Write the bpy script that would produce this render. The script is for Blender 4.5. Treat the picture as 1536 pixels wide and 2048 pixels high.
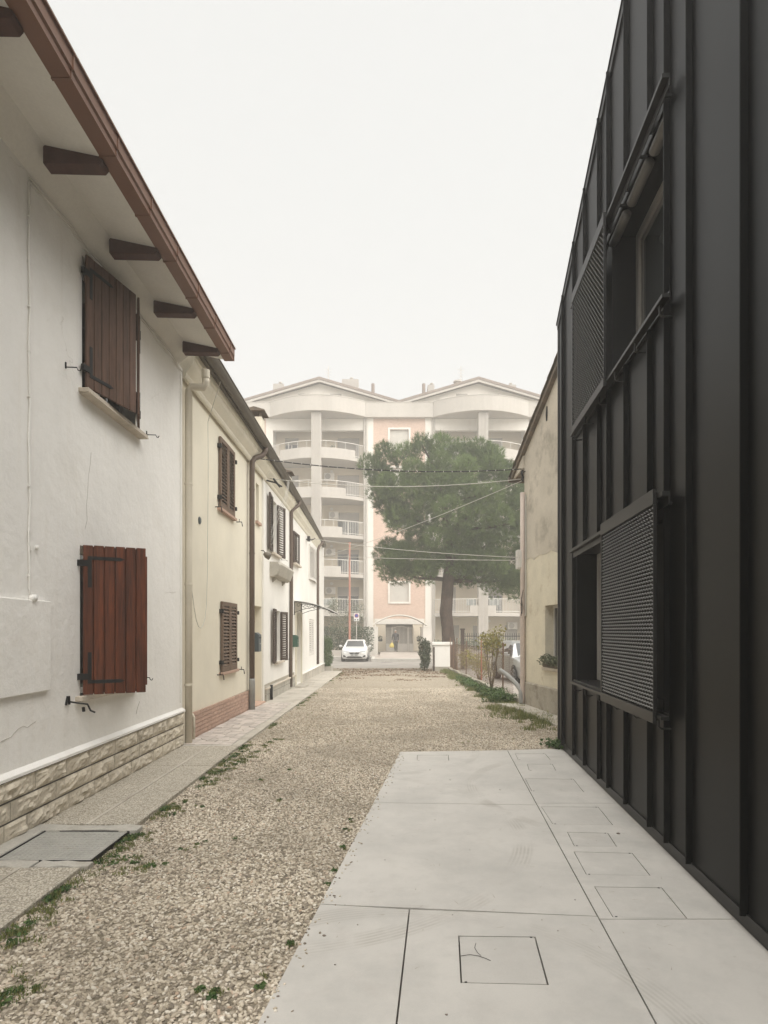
import bpy, bmesh, math, random
import numpy as np
from mathutils import Vector, Matrix, noise

SC = bpy.context.scene
COL = SC.collection
for _o in list(bpy.data.objects): bpy.data.objects.remove(_o)
R = math.radians

# ------------------------------------------------------------------ camera
F, CX, HY, CH = 1200.0, 768.0, 1262.0, 1.7       # focal length in photo pixels, horizon row, eye height
cam_d = bpy.data.cameras.new('camera'); cam = bpy.data.objects.new('camera', cam_d); COL.objects.link(cam)
cam.location = (0, 0, CH); cam.rotation_euler = (R(90), 0, 0)
cam_d.sensor_fit = 'HORIZONTAL'; cam_d.sensor_width = 36
cam_d.lens = 36 * F / 1536; cam_d.shift_y = (HY - 1024) / 1536
cam_d.clip_start = .05; cam_d.clip_end = 2000
SC.camera = cam

# ------------------------------------------------------------------ sky, light, exposure
W = bpy.data.worlds.new('World'); SC.world = W; W.use_nodes = True
nt = W.node_tree; bg = nt.nodes['Background']
sky = nt.nodes.new('ShaderNodeTexSky'); sky.sky_type = 'NISHITA'; sky.sun_disc = False
sky.sun_elevation = R(58); sky.sun_rotation = R(138); sky.air_density = 1; sky.dust_density = 6
hs = nt.nodes.new('ShaderNodeHueSaturation'); hs.inputs['Saturation'].default_value = .1
nt.links.new(sky.outputs[0], hs.inputs['Color'])
mx = nt.nodes.new('ShaderNodeMix'); mx.data_type = 'RGBA'; mx.inputs[0].default_value = .9
mx.inputs[7].default_value = (1.93, 1.93, 1.885, 1)            # even fog-grey cloud over the thin clear sky
nt.links.new(hs.outputs[0], mx.inputs[6]); nt.links.new(mx.outputs[2], bg.inputs[0])
bg.inputs[1].default_value = .1
sun_d = bpy.data.lights.new('sun', 'SUN'); sun = bpy.data.objects.new('sun', sun_d); COL.objects.link(sun)
sun_d.energy = 1.5; sun_d.angle = R(100); sun_d.color = (1, .97, .92)
sun.rotation_euler = (R(32), 0, R(42)); sun.location = (0, 0, 60)
vs = SC.view_settings; vs.view_transform = 'Standard'; vs.look = 'None'; vs.gamma = 1; vs.exposure = 2.08; vs.use_curve_mapping = False
cy = SC.cycles
cy.use_denoising = True
cy.max_bounces = 8; cy.diffuse_bounces = 4; cy.volume_bounces = 2; cy.transparent_max_bounces = 16
cy.volume_step_rate = 5

# ------------------------------------------------------------------ helpers
WL = {}                                              # world position of every Empty / part origin
def tag(o, label=None, cat=None, group=None, kind=None):
    if label: o['label'] = label
    if cat: o['category'] = cat
    if group: o['group'] = group
    if kind: o['kind'] = kind
    return o
def wl(o): return WL.get(o.name, Vector((0, 0, 0))) if o else Vector((0, 0, 0))
def place(o, loc, parent):
    o.parent = parent; o.location = Vector(loc) - wl(parent); WL[o.name] = Vector(loc)
def thing(name, loc, label=None, cat=None, group=None, parent=None, kind=None):
    o = bpy.data.objects.new(name, None); COL.objects.link(o); o.empty_display_size = .1
    place(o, loc, parent); return tag(o, label, cat, group, kind)
def smooth_mesh(me):
    me.polygons.foreach_set('use_smooth', [True] * len(me.polygons))
def link_mesh(me, name, loc, parent, rot=None):
    o = bpy.data.objects.new(name, me); COL.objects.link(o); place(o, loc, parent)
    if rot is not None: o.rotation_euler = rot
    return o

class MB:
    """collects simple shapes (in a local frame given by mp) into one mesh"""
    def __init__(s, mp=None): s.v = []; s.f = []; s.mp = mp
    def add(s, vs, fs):
        b = len(s.v); s.v += [tuple(p) for p in vs]; s.f += [[i + b for i in f] for f in fs]; return s
    def box(s, x0, x1, y0, y1, z0, z1):
        return s.add([(x0,y0,z0),(x1,y0,z0),(x1,y1,z0),(x0,y1,z0),(x0,y0,z1),(x1,y0,z1),(x1,y1,z1),(x0,y1,z1)],
                     [(0,3,2,1),(4,5,6,7),(0,1,5,4),(1,2,6,5),(2,3,7,6),(3,0,4,7)])
    def obox(s, o, a, b, c):                         # box from corner o and three edge vectors
        o, a, b, c = map(Vector, (o, a, b, c))
        return s.add([o, o+a, o+a+b, o+b, o+c, o+a+c, o+a+b+c, o+b+c],
                     [(0,3,2,1),(4,5,6,7),(0,1,5,4),(1,2,6,5),(2,3,7,6),(3,0,4,7)])
    def bar(s, p, q, w, h=None):                     # square bar from p to q
        p, q = Vector(p), Vector(q); d = (q - p); h = h or w
        up = Vector((0,0,1)) if abs(d.normalized().z) < .95 else Vector((0,1,0))
        a = d.cross(up).normalized() * w; b = a.cross(d).normalized() * h
        return s.obox(p - a/2 - b/2, a, b, d)
    def prism(s, pts, vec):
        n = len(pts); vec = Vector(vec); P = [Vector(p) for p in pts]
        return s.add(P + [p + vec for p in P], [list(range(n))[::-1], list(range(n, 2*n))] + [(i, (i+1) % n, (i+1) % n + n, i + n) for i in range(n)])
    def poly(s, pts): return s.add(pts, [list(range(len(pts)))])
    def tube(s, pts, r, n=8, cap=True):
        P = [Vector(p) for p in pts]; rr = r if isinstance(r, (list, tuple)) else [r] * len(P); rings = []
        prev = None
        for i, p in enumerate(P):
            d = (P[min(i+1, len(P)-1)] - P[max(i-1, 0)])
            if d.length < 1e-9: d = Vector((0,0,1))
            d.normalize()
            if prev is None:
                a = d.cross(Vector((0,0,1)) if abs(d.z) < .9 else Vector((1,0,0))).normalized()
            else:
                a = (prev - d * prev.dot(d)).normalized()
            prev = a; b = d.cross(a)
            rings.append([p + (a * math.cos(2*math.pi*k/n) + b * math.sin(2*math.pi*k/n)) * rr[i] for k in range(n)])
        return s.loft(rings, cap)
    def loft(s, rings, cap=True, closed=True):
        n = len(rings[0]); b = [p for r_ in rings for p in r_]; fs = []
        for i in range(len(rings) - 1):
            for k in range(n if closed else n - 1):
                k2 = (k + 1) % n; fs.append((i*n + k, i*n + k2, (i+1)*n + k2, (i+1)*n + k))
        if cap: fs += [list(range(n))[::-1], [(len(rings)-1)*n + k for k in range(n)]]
        return s.add(b, fs)
    def sheet(s, fn, nu, nv):                        # grid of points fn(i/nu, j/nv)
        return s.add([fn(i/nu, j/nv) for j in range(nv+1) for i in range(nu+1)],
                     [(j*(nu+1)+i, j*(nu+1)+i+1, (j+1)*(nu+1)+i+1, (j+1)*(nu+1)+i) for j in range(nv) for i in range(nu)])
    def wall(s, s0, s1, z0, z1, holes, depth, thick):
        """wall face at o=0 (outer side +o), holes = (s0,s1,z0,z1) with reveals, closed behind"""
        S = sorted({s0, s1} | {h[0] for h in holes} | {h[1] for h in holes}); Z = sorted({z0, z1} | {h[2] for h in holes} | {h[3] for h in holes})
        for i in range(len(S)-1):
            for j in range(len(Z)-1):
                cs, cz = (S[i]+S[i+1])/2, (Z[j]+Z[j+1])/2
                if any(h[0] < cs < h[1] and h[2] < cz < h[3] for h in holes): continue
                s.poly([(0,S[i],Z[j]),(0,S[i+1],Z[j]),(0,S[i+1],Z[j+1]),(0,S[i],Z[j+1])])
        for a, b, c, d in holes:
            s.poly([(0,a,c),(-depth,a,c),(-depth,b,c),(0,b,c)]); s.poly([(0,a,d),(0,b,d),(-depth,b,d),(-depth,a,d)])
            s.poly([(0,a,c),(0,a,d),(-depth,a,d),(-depth,a,c)]); s.poly([(0,b,c),(-depth,b,c),(-depth,b,d),(0,b,d)])
        t = -thick
        s.poly([(t,s0,z0),(t,s0,z1),(t,s1,z1),(t,s1,z0)])
        s.poly([(0,s0,z0),(0,s0,z1),(t,s0,z1),(t,s0,z0)]); s.poly([(0,s1,z0),(t,s1,z0),(t,s1,z1),(0,s1,z1)])
        s.poly([(0,s0,z1),(0,s1,z1),(t,s1,z1),(t,s0,z1)])
        return s
    def mesh(s, name, m=None, smooth=False, center=None):
        P = [Vector(s.mp(*p)) if s.mp else Vector(p) for p in s.v]
        if center is None:
            xs = [p.x for p in P]; ys = [p.y for p in P]; zs = [p.z for p in P]
            center = Vector(((min(xs)+max(xs))/2, (min(ys)+max(ys))/2, min(zs)))
        me = bpy.data.meshes.new(name); me.from_pydata([p - center for p in P], [], s.f)
        bm = bmesh.new(); bm.from_mesh(me); bmesh.ops.recalc_face_normals(bm, faces=bm.faces); bm.to_mesh(me); bm.free()
        if m: me.materials.append(m)
        if smooth: smooth_mesh(me)
        return me, center
    def build(s, name, m, parent=None, label=None, cat=None, group=None, kind=None, smooth=False, bevel=0):
        me, c = s.mesh(name, m, smooth)
        o = link_mesh(me, name, c, parent); tag(o, label, cat, group, kind)
        if bevel:
            b = o.modifiers.new('bevel', 'BEVEL'); b.width = bevel; b.segments = 2; b.limit_method = 'ANGLE'; b.angle_limit = R(40)
        return o

def np_mesh(name, V, Fq, m, parent=None, nper=4, col=None):
    """fast mesh from numpy arrays, faces of nper corners each"""
    me = bpy.data.meshes.new(name); nv, nf = len(V), len(Fq)
    c = Vector(((V[:,0].min()+V[:,0].max())/2, (V[:,1].min()+V[:,1].max())/2, V[:,2].min()))
    V = V - np.array(c)
    me.vertices.add(nv); me.vertices.foreach_set('co', V.astype(np.float32).ravel())
    me.loops.add(nf*nper); me.loops.foreach_set('vertex_index', Fq.astype(np.int32).ravel())
    me.polygons.add(nf); me.polygons.foreach_set('loop_start', np.arange(0, nf*nper, nper, dtype=np.int32))
    me.update(calc_edges=True)
    if col is not None:
        at = me.attributes.new('tint', 'FLOAT', 'POINT'); at.data.foreach_set('value', col.astype(np.float32))
    me.materials.append(m)
    return link_mesh(me, name, c, parent)

# ------------------------------------------------------------------ materials
def srgb(r, g, b):
    f = lambda c: (c/255/12.92) if c/255 <= .04045 else ((c/255+.055)/1.055)**2.4
    return (f(r), f(g), f(b))
MATS = {}
def nn(t, kind, **kw):
    n = t.nodes.new(kind)
    for k, v in kw.items(): setattr(n, k, v)
    return n
def mixc(t, fac, a, b, blend='MIX'):
    n = nn(t, 'ShaderNodeMix', data_type='RGBA', blend_type=blend)
    for sock, val in ((0, fac), (6, a), (7, b)):
        if hasattr(val, 'is_linked') or hasattr(val, 'links'): t.links.new(val, n.inputs[sock])
        else: n.inputs[sock].default_value = val if sock == 0 else (*val[:3], 1)
    return n.outputs[2]
def ramp(t, sock, p0, p1, v0=0, v1=1):
    n = nn(t, 'ShaderNodeMapRange', clamp=True); t.links.new(sock, n.inputs[0])
    for i, v in enumerate((p0, p1, v0, v1)): n.inputs[i+1].default_value = v
    return n.outputs[0]
def noise_n(t, vec, scale, detail=4, rough=.55, stretch=None):
    if stretch:
        mp = nn(t, 'ShaderNodeMapping'); mp.inputs['Scale'].default_value = stretch; t.links.new(vec, mp.inputs[0]); vec = mp.outputs[0]
    n = nn(t, 'ShaderNodeTexNoise'); n.inputs['Scale'].default_value = scale; n.inputs['Detail'].default_value = detail
    n.inputs['Roughness'].default_value = rough; t.links.new(vec, n.inputs['Vector']); return n.outputs[0]
def mat(name, col, rough=.85, var=.12, scale=2.5, fine=60, fvar=.06, bump=.15, bscale=60, bdist=.004, metal=0, spec=.4,
        stain=None, stain_scale=1.2, stain_at=(.55, .75), rnd=0, stretch=None, extra=None, coat=0):
    if name in MATS: return MATS[name]
    m = bpy.data.materials.new(name); m.use_nodes = True; t = m.node_tree; bs = t.nodes['Principled BSDF']
    geo = nn(t, 'ShaderNodeNewGeometry'); P = geo.outputs['Position']
    c = (*col, 1)
    n1 = noise_n(t, P, scale, 5, .6, stretch)
    cc = mixc(t, ramp(t, n1, .3, .7), [x*(1-var) for x in col], [min(1, x*(1+var)) for x in col])
    if fvar:
        n2 = noise_n(t, P, fine, 3, .6, stretch)
        cc = mixc(t, ramp(t, n2, .3, .7), mixc(t, 1, cc, [1-fvar*2]*3, 'MULTIPLY'), cc)
    if stain is not None:
        n3 = noise_n(t, P, stain_scale, 6, .65)
        cc = mixc(t, ramp(t, n3, stain_at[0], stain_at[1], 0, .8), cc, stain)
    if rnd:
        oi = nn(t, 'ShaderNodeObjectInfo')
        cc = mixc(t, ramp(t, oi.outputs['Random'], 0, 1), mixc(t, 1, cc, [1-rnd]*3, 'MULTIPLY'), cc)
    if extra: cc = extra(t, P, cc, bs)
    t.links.new(cc, bs.inputs['Base Color'])
    bs.inputs['Roughness'].default_value = rough; bs.inputs['Metallic'].default_value = metal
    bs.inputs['Specular IOR Level'].default_value = spec
    if coat: bs.inputs['Coat Weight'].default_value = coat; bs.inputs['Coat Roughness'].default_value = .08
    if bump:
        bp = nn(t, 'ShaderNodeBump'); bp.inputs['Strength'].default_value = bump; bp.inputs['Distance'].default_value = bdist
        t.links.new(noise_n(t, P, bscale, 5, .6, stretch), bp.inputs['Height']); t.links.new(bp.outputs[0], bs.inputs['Normal'])
    MATS[name] = m; return m
def cracks(scale, width, mask_at, dark, seed=0.0):
    def ex(t, P, cc, bs):
        sk = noise_n(t, P, 2.2, 5, .6, (5, 5, .28)); cc = mixc(t, ramp(t, sk, .54, .78, 0, .4), cc, (.76,.72,.655))   # rain streaks
        tr_ = noise_n(t, P, 5, 6, .7); cc = mixc(t, ramp(t, tr_, .52, .72, 0, .3), cc, (.79,.765,.715))
        w = nn(t, 'ShaderNodeVectorMath', operation='ADD'); t.links.new(P, w.inputs[0])
        nz = nn(t, 'ShaderNodeTexNoise'); nz.inputs['Scale'].default_value = 3; nz.inputs['Detail'].default_value = 5; t.links.new(P, nz.inputs['Vector'])
        sc = nn(t, 'ShaderNodeVectorMath', operation='SCALE'); sc.inputs['Scale'].default_value = .35; t.links.new(nz.outputs['Color'], sc.inputs[0]); t.links.new(sc.outputs[0], w.inputs[1])
        vo = nn(t, 'ShaderNodeTexVoronoi', feature='DISTANCE_TO_EDGE'); vo.inputs['Scale'].default_value = scale; t.links.new(w.outputs[0], vo.inputs['Vector'])
        line = ramp(t, vo.outputs['Distance'], 0, width, 1, 0)
        mk = ramp(t, noise_n(t, P, .9, 3, .5), mask_at, mask_at + .06)
        mu = nn(t, 'ShaderNodeMath', operation='MULTIPLY'); t.links.new(line, mu.inputs[0]); t.links.new(mk, mu.inputs[1])
        return mixc(t, mu.outputs[0], cc, dark)
    return ex
def speckle(scale, cols, rough_mix=.8):
    """small stones seen from above: one colour per cell"""
    def ex(t, P, cc, bs):
        vo = nn(t, 'ShaderNodeTexVoronoi'); vo.inputs['Scale'].default_value = scale; t.links.new(P, vo.inputs['Vector'])
        rp = nn(t, 'ShaderNodeValToRGB'); t.links.new(vo.outputs['Color'], rp.inputs[0])
        el = rp.color_ramp.elements
        while len(el) < len(cols): el.new(.5)
        for i, c in enumerate(cols): el[i].position = .2 + .6 * i / (len(cols)-1); el[i].color = (*c, 1)
        edge = ramp(t, vo.outputs['Distance'], .3, .75, 1, .55)
        q = nn(t, 'ShaderNodeCombineColor')
        for k in range(3): t.links.new(edge, q.inputs[k])
        c2 = mixc(t, 1, rp.outputs[0], q.outputs[0], 'MULTIPLY')
        return mixc(t, rough_mix, cc, c2)
    return ex

white_plaster = mat('white_plaster', (.87,.85,.81), .95, .04, 1.3, 45, .015, .55, 9, .018, stain=(.78,.75,.70), stain_scale=1.4, stain_at=(.54,.78), extra=cracks(.9, .003, .62, (.66,.63,.58)), spec=.2)
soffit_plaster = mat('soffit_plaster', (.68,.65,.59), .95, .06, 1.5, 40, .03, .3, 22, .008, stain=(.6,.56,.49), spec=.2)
cream_plaster = mat('cream_plaster', (.75,.70,.58), .95, .06, 1.0, 45, .02, .3, 25, .006, stain=(.67,.61,.47), stain_at=(.58,.8), spec=.2)
cream_trim = mat('cream_trim', (.72,.675,.56), .9, .06, 2, 45, .03, .2, 30, .005, stain=(.56,.50,.39), stain_scale=2.2, stain_at=(.55,.75), spec=.2)
white_wall2 = mat('white_lime_wall', (.79,.765,.715), .95, .05, 1.0, 45, .03, .3, 25, .006, stain=(.68,.63,.55), stain_scale=1.4, stain_at=(.6,.8), spec=.2)
beige_wall = mat('old_render', (.56,.51,.425), .95, .12, 1.1, 30, .05, .5, 14, .012, stain=(.29,.26,.21), stain_scale=1.5, stain_at=(.52,.68), spec=.2)
beige_paint = mat('yellow_render', (.71,.655,.52), .95, .10, 1.6, 30, .05, .4, 14, .01, stain=(.52,.45,.33), stain_scale=2.6, stain_at=(.58,.68), spec=.2)
plinth_render = mat('plinth_render', (.40,.365,.30), .95, .15, 2.5, 35, .08, .5, 18, .012, stain=(.22,.19,.15), stain_scale=3, stain_at=(.5,.65), spec=.2)
brown_metal = mat('brown_metal', srgb(112,76,54), .5, .06, 4, 80, .02, .03, 40, .001, spec=.4)
grey_brown_metal = mat('grey_brown_gutter', srgb(92,84,72), .5, .1, 3, 60, .04, .05, 40, .001, spec=.4)
pipe_brown = mat('downpipe_brown', srgb(88,72,60), .5, .08, 3, 60, .04, .05, 40, .001)
pipe_cream = mat('downpipe_cream', (.68,.625,.51), .7, .06, 3, 50, .03, .08, 40, .001)
pipe_grey = mat('plastic_pipe_grey', (.30,.30,.285), .6, .08, 4, 50, .04, .08, 30, .002, stain=(.24,.21,.16), stain_at=(.55,.7))
pipe_pink = mat('downpipe_pale', (.55,.46,.40), .7, .08, 3, 50, .04, .1, 30, .002, stain=(.38,.30,.25), stain_at=(.55,.7))
beam_wood = mat('beam_wood', srgb(78,50,40), .75, .2, 3, 30, .12, .3, 25, .003, stretch=(6,1,6))
wood_upper = mat('shutter_wood_weathered', srgb(106,78,62), .75, .32, 2.6, 14, .26, .5, 12, .002, stretch=(8,8,.5), rnd=.22, stain=srgb(120,92,80), stain_at=(.55,.8))
wood_lower = mat('shutter_wood_red', srgb(114,57,27), .6, .48, 2.6, 12, .3, .5, 12, .002, stretch=(8,8,.45), rnd=.25, spec=.4)
louvre_paint = mat('louvre_brown', srgb(112,92,76), .65, .1, 5, 40, .06, .15, 40, .001, rnd=.12)
louvre_dark = mat('louvre_dark', srgb(72,58,50), .65, .1, 5, 40, .06, .15, 40, .001, rnd=.12)
louvre_white = mat('louvre_white', (.70,.67,.62), .7, .06, 5, 40, .04, .1, 40, .001)
iron = mat('black_iron', (.013,.013,.0125), .6, .2, 20, 60, .1, .2, 60, .001, spec=.3)
rust = mat('rusty_iron', srgb(126,100,82), .8, .25, 9, 60, .15, .3, 60, .001)
red_paint = mat('red_primer', srgb(172,116,98), .7, .12, 5, 60, .05, .1, 60, .001)
stone_mat = mat('split_stone', (.66,.59,.475), .95, .14, 5, 40, .10, .6, 30, .012, rnd=.12, stain=(.53,.46,.355), stain_scale=4, stain_at=(.55,.75), spec=.2)
stone_grey = mat('grey_block', (.46,.43,.37), .95, .12, 5, 40, .08, .5, 30, .008, rnd=.15, stain=(.28,.24,.18), stain_scale=3, stain_at=(.58,.75), spec=.2)
mortar = mat('mortar', (.40,.36,.29), .95, .12, 8, 60, .08, .4, 50, .004)
mortar_dark = mat('mortar_dark', (.12,.11,.095), .95, .12, 8, 60, .08, .4, 50, .004)
brick_mat = mat('plinth_brick', (.52,.35,.27), .9, .1, 8, 50, .06, .3, 50, .003, rnd=.15)
sill_stone = mat('sill_stone', (.58,.51,.42), .8, .1, 6, 50, .06, .2, 40, .003, stain=(.35,.31,.25), stain_scale=5)
pave_stone = mat('crazy_paving', (.60,.535,.48), .85, .1, 4, 50, .06, .3, 40, .004, rnd=.3)
agg = mat('exposed_aggregate', (.50,.455,.375), .95, .12, 2, 90, .1, .7, 130, .006, spec=.2, stain=(.38,.335,.26), stain_scale=1.5, stain_at=(.52,.75),
          extra=speckle(95, [(.21,.185,.145),(.41,.365,.295),(.60,.545,.45),(.72,.67,.58)], .65))
path_conc = mat('path_concrete', (.50,.46,.395), .95, .14, 2, 60, .1, .5, 60, .005, stain=(.28,.24,.19), stain_scale=2.4, stain_at=(.52,.7))
collar_conc = mat('patched_concrete', (.47,.445,.395), .95, .14, 4, 60, .1, .5, 50, .006, stain=(.26,.235,.19), stain_scale=4)
def slab_extra(t, P, cc, bs):
    # curved tyre scuffs: arcs of fine parallel lines in a few patches
    for (cx_, cy_, rad, wid) in ((-.9, 5.2, 2.05, .09), (2.7, 6.4, 1.75, .08), (.1, 2.4, 1.25, .10), (-.2, 8.6, 1.5, .08)):
        d = nn(t, 'ShaderNodeVectorMath', operation='DISTANCE'); t.links.new(P, d.inputs[0]); d.inputs[1].default_value = (cx_, cy_, 0)
        ab = nn(t, 'ShaderNodeMath', operation='SUBTRACT'); t.links.new(d.outputs['Value'], ab.inputs[0]); ab.inputs[1].default_value = rad
        a2 = nn(t, 'ShaderNodeMath', operation='ABSOLUTE'); t.links.new(ab.outputs[0], a2.inputs[0])
        band = ramp(t, a2.outputs[0], wid*.6, wid, 1, 0)
        pp_ = nn(t, 'ShaderNodeMath', operation='PINGPONG'); t.links.new(a2.outputs[0], pp_.inputs[0]); pp_.inputs[1].default_value = .014
        fine_ = ramp(t, pp_.outputs[0], .003, .011, .25, 1)
        mk = ramp(t, noise_n(t, P, 1.9, 4, .6), .45, .60, 0, .75)
        m1 = nn(t, 'ShaderNodeMath', operation='MULTIPLY'); t.links.new(band, m1.inputs[0]); t.links.new(fine_, m1.inputs[1])
        m2 = nn(t, 'ShaderNodeMath', operation='MULTIPLY'); t.links.new(m1.outputs[0], m2.inputs[0]); t.links.new(mk, m2.inputs[1])
        cc = mixc(t, m2.outputs[0], cc, (.40,.375,.335))
    # faint scuffs left by tyres and brushes: broad soft streaks in the cement skin
    n = noise_n(t, P, 1.3, 8, .72); c1 = mixc(t, ramp(t, n, .44, .68, 0, .9), cc, (.45,.435,.405))
    n2 = noise_n(t, P, 5.5, 6, .7); c2 = mixc(t, ramp(t, n2, .52, .72, 0, .5), c1, (.47,.44,.405))
    n3 = noise_n(t, P, 2.1, 5, .6); t.links.new(ramp(t, n3, .3, .7, .62, .85), bs.inputs['Roughness'])
    return c2
slab_mat = mat('smooth_concrete', (.575,.55,.51), .8, .06, .9, 120, .025, .12, 90, .002, extra=slab_extra, spec=.3)
lid_mat = mat('lid_concrete', (.58,.555,.515), .8, .07, 2.5, 120, .03, .15, 60, .002, extra=slab_extra, rnd=.06, spec=.3)
gravel_cols = [(.17,.145,.105),(.33,.28,.21),(.48,.41,.32),(.58,.51,.42)]
gravel_mat = mat('gravel', (.40,.345,.265), .95, .1, .7, 12, .06, .9, 55, .02, stain=(.25,.215,.14), stain_scale=1.1, stain_at=(.46,.68), spec=.2,
                 extra=speckle(46, gravel_cols, .75))
dirt_mat = mat('dry_leafy_ground', (.29,.24,.185), .95, .25, 1.5, 14, .15, .6, 20, .02, stain=(.14,.145,.06), stain_scale=1.8, stain_at=(.5,.65))
ground_mat = mat('earth', (.20,.18,.13), .95, .2, .3, 8, .1, .5, 10, .02, stain=(.09,.11,.04), stain_scale=.4, stain_at=(.45,.6))
asphalt = mat('pale_asphalt', (.31,.285,.255), .9, .12, .6, 60, .08, .4, 90, .005, stain=(.19,.17,.15), stain_scale=.7, stain_at=(.5,.7))
pavement_mat = mat('street_pavement', (.40,.35,.305), .9, .1, 1, 40, .06, .3, 60, .004, stain=(.3,.26,.2))
kerb_mat = mat('kerb_stone', (.50,.475,.43), .9, .12, 3, 50, .06, .3, 40, .004, stain=(.32,.29,.24), stain_scale=2)
yard_mat = mat('yard_concrete', (.37,.33,.29), .9, .12, 1.4, 40, .08, .3, 40, .004, stain=(.25,.22,.17), stain_scale=1.6)
tile_mat = mat('old_roof_tile', (.21,.165,.12), .95, .25, 6, 40, .15, .5, 30, .006, stain=(.10,.095,.075), stain_scale=4, stain_at=(.45,.65), rnd=.3)
roof_brown = mat('roof_tiles_far', (.30,.20,.15), .9, .2, 3, 20, .1, .3, 20, .01)
black_seam = mat('black_zinc', (.0028,.003,.003), .43, .10, .8, 160, .05, .05, 200, .0006, spec=.2, stain=(.0055,.0056,.0054), stain_scale=1.7, stain_at=(.45,.75))
black_trim = mat('black_trim', (.008,.008,.0075), .45, .1, 5, 120, .05, .04, 120, .0005, spec=.5)
mesh_metal = mat('expanded_metal', (.17,.167,.155), .45, .1, 20, 120, .05, 0, spec=.6)
taupe_frame = mat('window_frame_taupe', (.16,.15,.135), .55, .05, 6, 80, .02, .03, 80, .0005)
taupe_light = mat('window_frame_beige', (.33,.31,.28), .55, .05, 6, 80, .02, .03, 80, .0005)
void_mat = mat('void_shade', (.02,.019,.018), .95, .1, 5, 0, 0, 0)  # deep shade put into one flat dark colour
def glassy(name, col, rough=.06):
    m = mat(name, col, rough, .1, 2, 40, .0, .02, 2, .001, spec=.8); return m
glass = glassy('window_glass', (.035,.038,.038)); car_glass = mat('car_glass', (.03,.033,.033), .08, .1, 2, 40, 0, 0, spec=.4)
curtain = mat('curtain', (.35,.33,.29), .95, .2, 14, 60, .1, .4, 14, .01, stretch=(1,6,.2))
frame_white = mat('window_frame_white', (.62,.59,.54), .7, .06, 6, 60, .03, .05, 60, .001)
plate_mat = mat('checker_plate_steel', (.44,.43,.395), .6, .12, 5, 60, .08, .1, 60, .001, metal=.1, stain=(.25,.22,.17), stain_scale=5, stain_at=(.6,.75))
cable_white = mat('cable_white', (.52,.50,.45), .8, .1, 9, 60, .05, 0)
cable_black = mat('cable_black', (.025,.025,.025), .7, .1, 9, 60, .05, 0)
clip_mat = mat('cable_tie', (.62,.60,.55), .8, .05, 9, 60, .05, 0)
mail_grey = mat('mailbox_grey', (.075,.095,.10), .45, .1, 9, 60, .05, .05, 60, .001)
mail_green = mat('mailbox_green', (.03,.09,.06), .45, .1, 9, 60, .05, .05, 60, .001)
plastic_white = mat('box_plastic', (.62,.60,.56), .6, .05, 6, 60, .03, .05, 60, .001)
# apartment block
ap_white = mat('block_render_white', (.70,.66,.60), .95, .05, .5, 20, .03, .2, 20, .006, stain=(.54,.49,.42), stain_scale=.9, stain_at=(.55,.8))
ap_cream = mat('block_render_cream', (.62,.54,.425), .95, .05, .5, 20, .03, .2, 20, .006, stain=(.52,.45,.34), stain_scale=.8, stain_at=(.55,.8))
ap_conc = mat('block_concrete', (.47,.435,.39), .95, .08, .6, 20, .05, .3, 20, .006, stretch=(1,1,.3), stain=(.38,.35,.30), stain_scale=1.1, stain_at=(.55,.8))
def brick_lines(t, P, cc, bs):
    b = nn(t, 'ShaderNodeTexBrick'); mpn = nn(t, 'ShaderNodeMapping'); mpn.inputs['Rotation'].default_value = (R(-90), 0, 0); t.links.new(P, mpn.inputs[0]); t.links.new(mpn.outputs[0], b.inputs['Vector'])
    b.inputs['Scale'].default_value = 4; b.inputs['Color1'].default_value = (1,1,1,1); b.inputs['Color2'].default_value = (.88,.85,.84,1); b.inputs['Mortar'].default_value = (.92,.9,.88,1)
    return mixc(t, 1, cc, b.outputs[0], 'MULTIPLY')
ap_salmon = mat('block_salmon_brick', (.60,.45,.365), .95, .06, .5, 20, .03, .2, 20, .004, extra=brick_lines)
ap_shutter = mat('roller_shutter', (.38,.35,.315), .8, .06, 2, 60, .06, .2, 30, .003)
ap_shutter_pale = mat('roller_shutter_pale', (.50,.47,.42), .8, .06, 2, 60, .06, .2, 30, .003)
rail_white = mat('railing_white', (.66,.63,.58), .7, .05, 3, 60, .03, 0)
ap_roof = mat('block_roof', (.23,.18,.15), .9, .12, 2, 20, .08, .2, 20, .01)
# plants
def leafm(name, c1, c2, rough=.6):
    m = bpy.data.materials.new(name); m.use_nodes = True; t = m.node_tree; bs = t.nodes['Principled BSDF']
    a = nn(t, 'ShaderNodeAttribute', attribute_name='tint')
    t.links.new(mixc(t, a.outputs['Fac'], c1, c2), bs.inputs['Base Color'])
    bs.inputs['Roughness'].default_value = rough; bs.inputs['Specular IOR Level'].default_value = .3
    tr = nn(t, 'ShaderNodeBsdfTranslucent'); t.links.new(mixc(t, a.outputs['Fac'], c1, c2), tr.inputs[0])
    ms = nn(t, 'ShaderNodeMixShader'); ms.inputs[0].default_value = .25
    t.links.new(bs.outputs[0], ms.inputs[1]); t.links.new(tr.outputs[0], ms.inputs[2]); t.links.new(ms.outputs[0], t.nodes['Material Output'].inputs[0])
    return m
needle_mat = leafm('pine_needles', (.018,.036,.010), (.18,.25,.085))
grass_mat = leafm('grass_blades', (.09,.13,.035), (.30,.29,.12))
weed_mat = leafm('weed_leaves', (.035,.075,.022), (.11,.17,.055))
hedge_mat = leafm('hedge_leaves', (.028,.050,.022), (.085,.115,.05))
bush_mat = leafm('dark_glossy_leaves', (.018,.034,.014), (.065,.085,.035), .4)
yellow_leaf = leafm('yellowing_leaves', (.14,.145,.045), (.36,.31,.11))
olive_leaf = leafm('grey_green_leaves', (.07,.085,.05), (.20,.215,.14))
dead_leaf = leafm('dead_leaves', (.10,.055,.03), (.26,.16,.09))
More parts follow.
